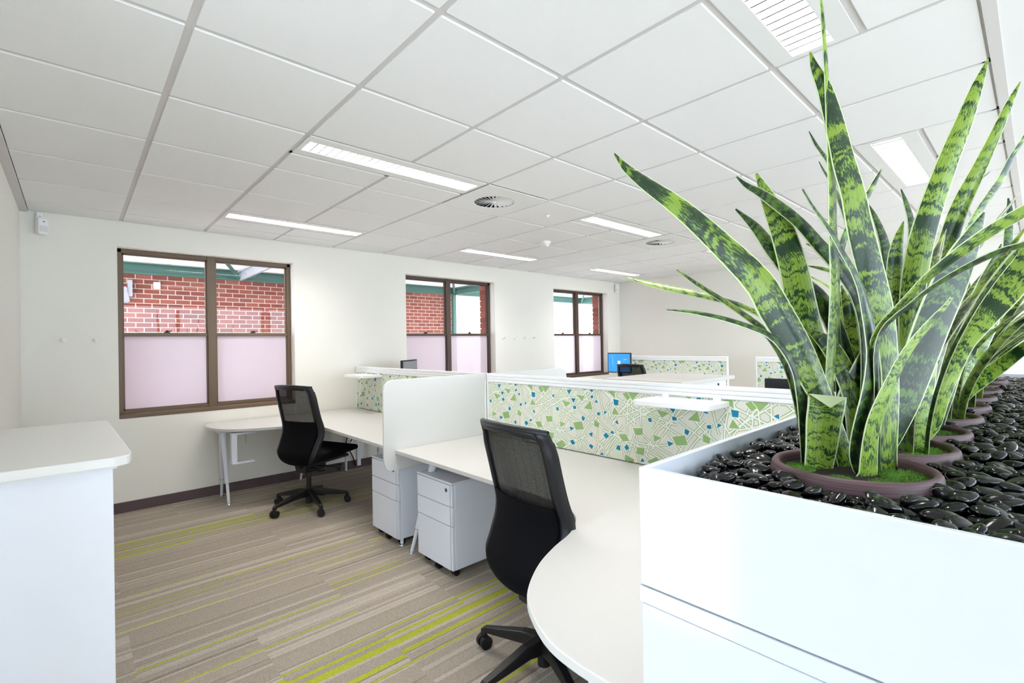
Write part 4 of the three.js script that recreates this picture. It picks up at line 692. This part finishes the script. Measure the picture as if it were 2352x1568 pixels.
const potGeo = new THREE.LatheGeometry([[0.001, -0.06], [0.092, -0.06], [0.104, -0.02], [0.118, 0.006], [0.126, 0.012], [0.1335, 0.017], [0.1345, 0.026], [0.132, 0.034], [0.1305, 0.044], [0.127, 0.049], [0.120, 0.049], [0.116, 0.044], [0.113, 0.028], [0.110, 0.0]].map((p) => new THREE.Vector2(...p)), 64);
function mossGeo(cx, cz, r, seed) {       // tuft of short blades over a small mound
  const q = rng(seed), gs = [];
  const dome = new THREE.SphereGeometry(r, 18, 8, 0, 7, 0, Math.PI / 2); dome.scale(1, 0.22, 1); dome.translate(cx, 0.031, cz); gs.push(plain(dome));
  for (let k = 0; k < 260; k++) { const a = q() * 6.283, d = r * Math.sqrt(q()), x = cx + Math.cos(a) * d, z = cz + Math.sin(a) * d, y = 0.031 + 0.22 * Math.sqrt(Math.max(0, r * r - d * d)), g = new THREE.ConeGeometry(0.0011, 0.007 + 0.004 * q(), 3); g.rotateX((q() - 0.5) * 1.2); g.rotateZ((q() - 0.5) * 1.2); g.translate(x, y + 0.002, z); gs.push(plain(g)); }
  return gs;
}
const potX = [1.37, 1.635, 1.90, 2.23, 2.56, 2.90, 3.24, 3.57, 3.9], potY = 1.086, potZ = 1.668;
const ordinal = ['first', 'second', 'third', 'fourth', 'fifth', 'sixth', 'seventh', 'eighth', 'ninth'];
const plants = potX.map((x, i) => {
  const t = thing('potted_snake_plant', i === 0 ? 'snake plant with a clipped folded leaf, in the brown pot nearest the desk' : `variegated snake plant in the ${ordinal[i]} brown pot counted from the planter end by the desk`, 'plant', [x, potY, potZ], 0, 'snake plants in the planter');
  mesh('pot', potGeo, potMat, t);
  mesh('soil', new THREE.CylinderGeometry(0.113, 0.110, 0.02, 32).translate(0, 0.022, 0), soilMat, t);
  for (const [mx, mz, mr] of [[-0.03, -0.078, 0.028], [0.03, 0.072, 0.036], [-0.05, 0.066, 0.03], [-0.075, 0.0, 0.022]]) mesh('moss', mossGeo(mx, mz, mr, 55 + i * 7 + Math.round(mx * 100)), mossMats[i % 3], t);
  return t;
});
for (const l of LEAVES) {
  const o = plants[l.p - 1], q = o.position;
  const rows = l.r.map((r) => [r[0] / 1000 - q.x, r[1] / 1000 - q.y, r[2] / 1000 - q.z, r[3] / 1000, r[4] / 1000, r[5] / 1000]);
  const m = mesh('leaf', leafGeo(rows, l.f, l.c), leafMat[l.t], o);
  if (l.c) {       // the clipped leaf: its end is folded over as a triangular flap
    const e = rows[rows.length - 1], A = V(e[3], e[4], e[5]), P = V(e[0], e[1], e[2]), toEye = V(-0.72, 0.25, 0.40).normalize();
    const up = P.clone().addScaledVector(toEye, 0.006), a = up.clone().sub(A), b = up.clone().add(A), c = P.clone().addScaledVector(toEye, 0.02).add(V(0, -0.026, 0));
    const th = toEye.clone().multiplyScalar(0.0012), f = [a, b, c].map((p) => p.clone().add(th)), k = [a, b, c].map((p) => p.clone().sub(th)), rim = [P.clone().sub(A), P.clone().add(A)];
    const tri = [], quad = (p, q2, r, s) => tri.push(p, q2, r, p, r, s);
    tri.push(f[0], f[2], f[1], k[0], k[1], k[2]); quad(f[0], f[1], rim[1], rim[0]); quad(k[0], rim[0], rim[1], k[1]); quad(f[0], k[0], k[2], f[2]); quad(f[1], f[2], k[2], k[1]);
    const g = new THREE.BufferGeometry().setFromPoints(tri); g.computeVertexNormals(); g.setAttribute('uv', new THREE.Float32BufferAttribute(tri.flatMap((p, i) => [0.5 + 0.2 * Math.sin(i), 0.3]), 2));
    mesh('folded_tip', g, new THREE.MeshPhysicalMaterial({ color: '#b9c79a', roughness: 0.3, side: THREE.DoubleSide }), m);
  }
}
// leaves of the plants farther along, grown from their pots
for (let i = 1; i < potX.length; i++) {
  const q = rng(700 + i * 13), n = i < 4 ? 7 : 12;
  for (let k = 0; k < n; k++) {
    const a = (i < 4 ? 0.2 + 2.4 * (k / n) - 1.2 : k * 2.4) + q() * 0.7, lean = i < 4 ? 0.1 + 0.22 * q() : 0.08 + 0.38 * q(), h = (0.32 + 0.42 * q()) * (i > 3 ? 0.92 : 0.8), w = 0.020 + 0.010 * q(), dir = V(Math.cos(a), 0, Math.sin(a)), r0 = 0.03 + 0.05 * q(), tw = (q() - 0.5) * 1.4;
    const rows = [];
    for (let j = 0; j <= 6; j++) {
      const t = j / 6, out = r0 + lean * (t * t * 0.9 + 0.1 * t), y = 0.014 + h * (t - 0.18 * lean * t * t * 2);
      const sd = V(-dir.z, 0, dir.x).applyAxisAngle(V(0, 1, 0), tw * t + 0.3), ww = w * (t < 0.5 ? 0.8 + 0.4 * t : 1.0 * Math.sqrt(Math.max(0.0, 1 - ((t - 0.5) / 0.5) ** 2.2)) + 0.03);
      rows.push([dir.x * out, y, dir.z * out, sd.x * ww, 0, sd.z * ww]);
    }
    mesh('leaf', leafGeo(rows, 0.16, 0), leafMat[Math.floor(q() * 3)], plants[i]);
  }
}

// ---------------------------------------------------------------- pebbles
const pebbleMats = ['#060607', '#09090b', '#0e0e11', '#07080b', '#141518'].map((c, i) => phy(c, 0.13 + 0.05 * (i % 3), { specularIntensity: 0.75 }));
const pebbleGeos = []; for (let k = 0; k < 5; k++) {
  const g = new THREE.SphereGeometry(1, 20, 12), p = g.attributes.position;
  for (let i = 0; i < p.count; i++) { const d = V(p.getX(i), p.getY(i), p.getZ(i)); const s = 1 + 0.14 * Math.sin(d.x * 2.1 + k) * Math.cos(d.z * 2.4 - k) + 0.07 * Math.sin(d.z * 3.3 + d.y * 2 + k * 2); p.setXYZ(i, d.x * s, Math.sign(d.y) * Math.pow(Math.abs(d.y), 0.85) * s, d.z * s); }
  g.computeVertexNormals(); pebbleGeos.push(g);
}
const veinGeo = new THREE.TorusGeometry(1.008, 0.02, 6, 36);
{
  const q = rng(31337), list = [], put = [];
  for (let layer = 0; layer < 3; layer++) {
    const step = 0.027;
    for (let x = PX0 + PT + 0.012; x < PX1 - PT - 0.012; x += step) for (let z = PZ0 + PT + 0.012; z < PZ1 - PT - 0.012; z += step) {
      const px = x + (q() - 0.5) * step * 0.9, pz = z + (q() - 0.5) * step * 0.9, big = q();
      if (layer === 2 && q() < 0.55) continue;
      let s = 0.0125 + 0.0085 * big * big + 0.003 * q();
      let bad = false; for (const cx of potX) if (Math.hypot(px - cx, pz - potZ) < 0.128 + s * 0.75) bad = true;
      if (px < PX0 + PT + s * 0.9 || pz < PZ0 + PT + s * 0.9 || px > PX1 - PT - s || pz > PZ1 - PT - s) bad = true;
      if (bad) continue;
      list.push({ x: px, z: pz, y: 1.095 + layer * 0.0115 + 0.004 * q(), s, el: 0.72 + 0.25 * q(), fl: 0.42 + 0.16 * q(), a: q() * 6.283, tx: (q() - 0.5) * 0.7 * (layer ? 1 : 0.6), tz: (q() - 0.5) * 0.7 * (layer ? 1 : 0.6), m: Math.floor(q() * 5), g: Math.floor(q() * 5), layer });
    }
  }
  const eye = V(0.3, 1.37, 1.9);
  for (const p of list) { p.d = Math.hypot(p.x - eye.x, p.z - eye.z); const f = V(p.x, p.y, p.z).sub(eye), fw = 0.673 * f.x - 0.739 * f.z, rt = 0.739 * f.x + 0.673 * f.z; p.seen = rt / fw < 1.08; p.score = p.d - p.layer * 0.22 - p.s * 6 + (p.seen ? 0 : 10); }
  list.sort((u, v) => u.score - v.score);
  const mx = (p) => new THREE.Matrix4().compose(V(p.x, p.y, p.z), new THREE.Quaternion().setFromEuler(new THREE.Euler(p.tx, p.a, p.tz, 'XYZ')), V(p.s * 1.12, p.s * p.fl, p.s * p.el));
  list.slice(0, 300).forEach((p, i) => {
    const o = mesh('pebble', pebbleGeos[p.g], pebbleMats[p.m]); o.applyMatrix4(mx(p));
    tag(o, 'smooth glossy black pebble lying in the white planter', 'pebble', 'pebbles at the desk end of the planter');
    if (i % 37 === 5) { const v = mesh('vein', veinGeo, std('#a9a9a4', 0.4), o); v.rotation.set(0.4, 0.9, 0); }
  });
  const rest = list.slice(300), im = [];
  const holder = new THREE.InstancedMesh(pebbleGeos[0], phy('#08090b', 0.15, { specularIntensity: 0.75 }), rest.length);
  holder.name = 'pebble_bed'; holder.userData = { kind: 'stuff', label: 'bed of glossy black pebbles filling the planter around the pots', category: 'pebbles' };
  holder.castShadow = holder.receiveShadow = true;
  rest.forEach((p, i) => holder.setMatrixAt(i, mx(p))); scene.add(holder);
}

renderer.render(scene, camera);
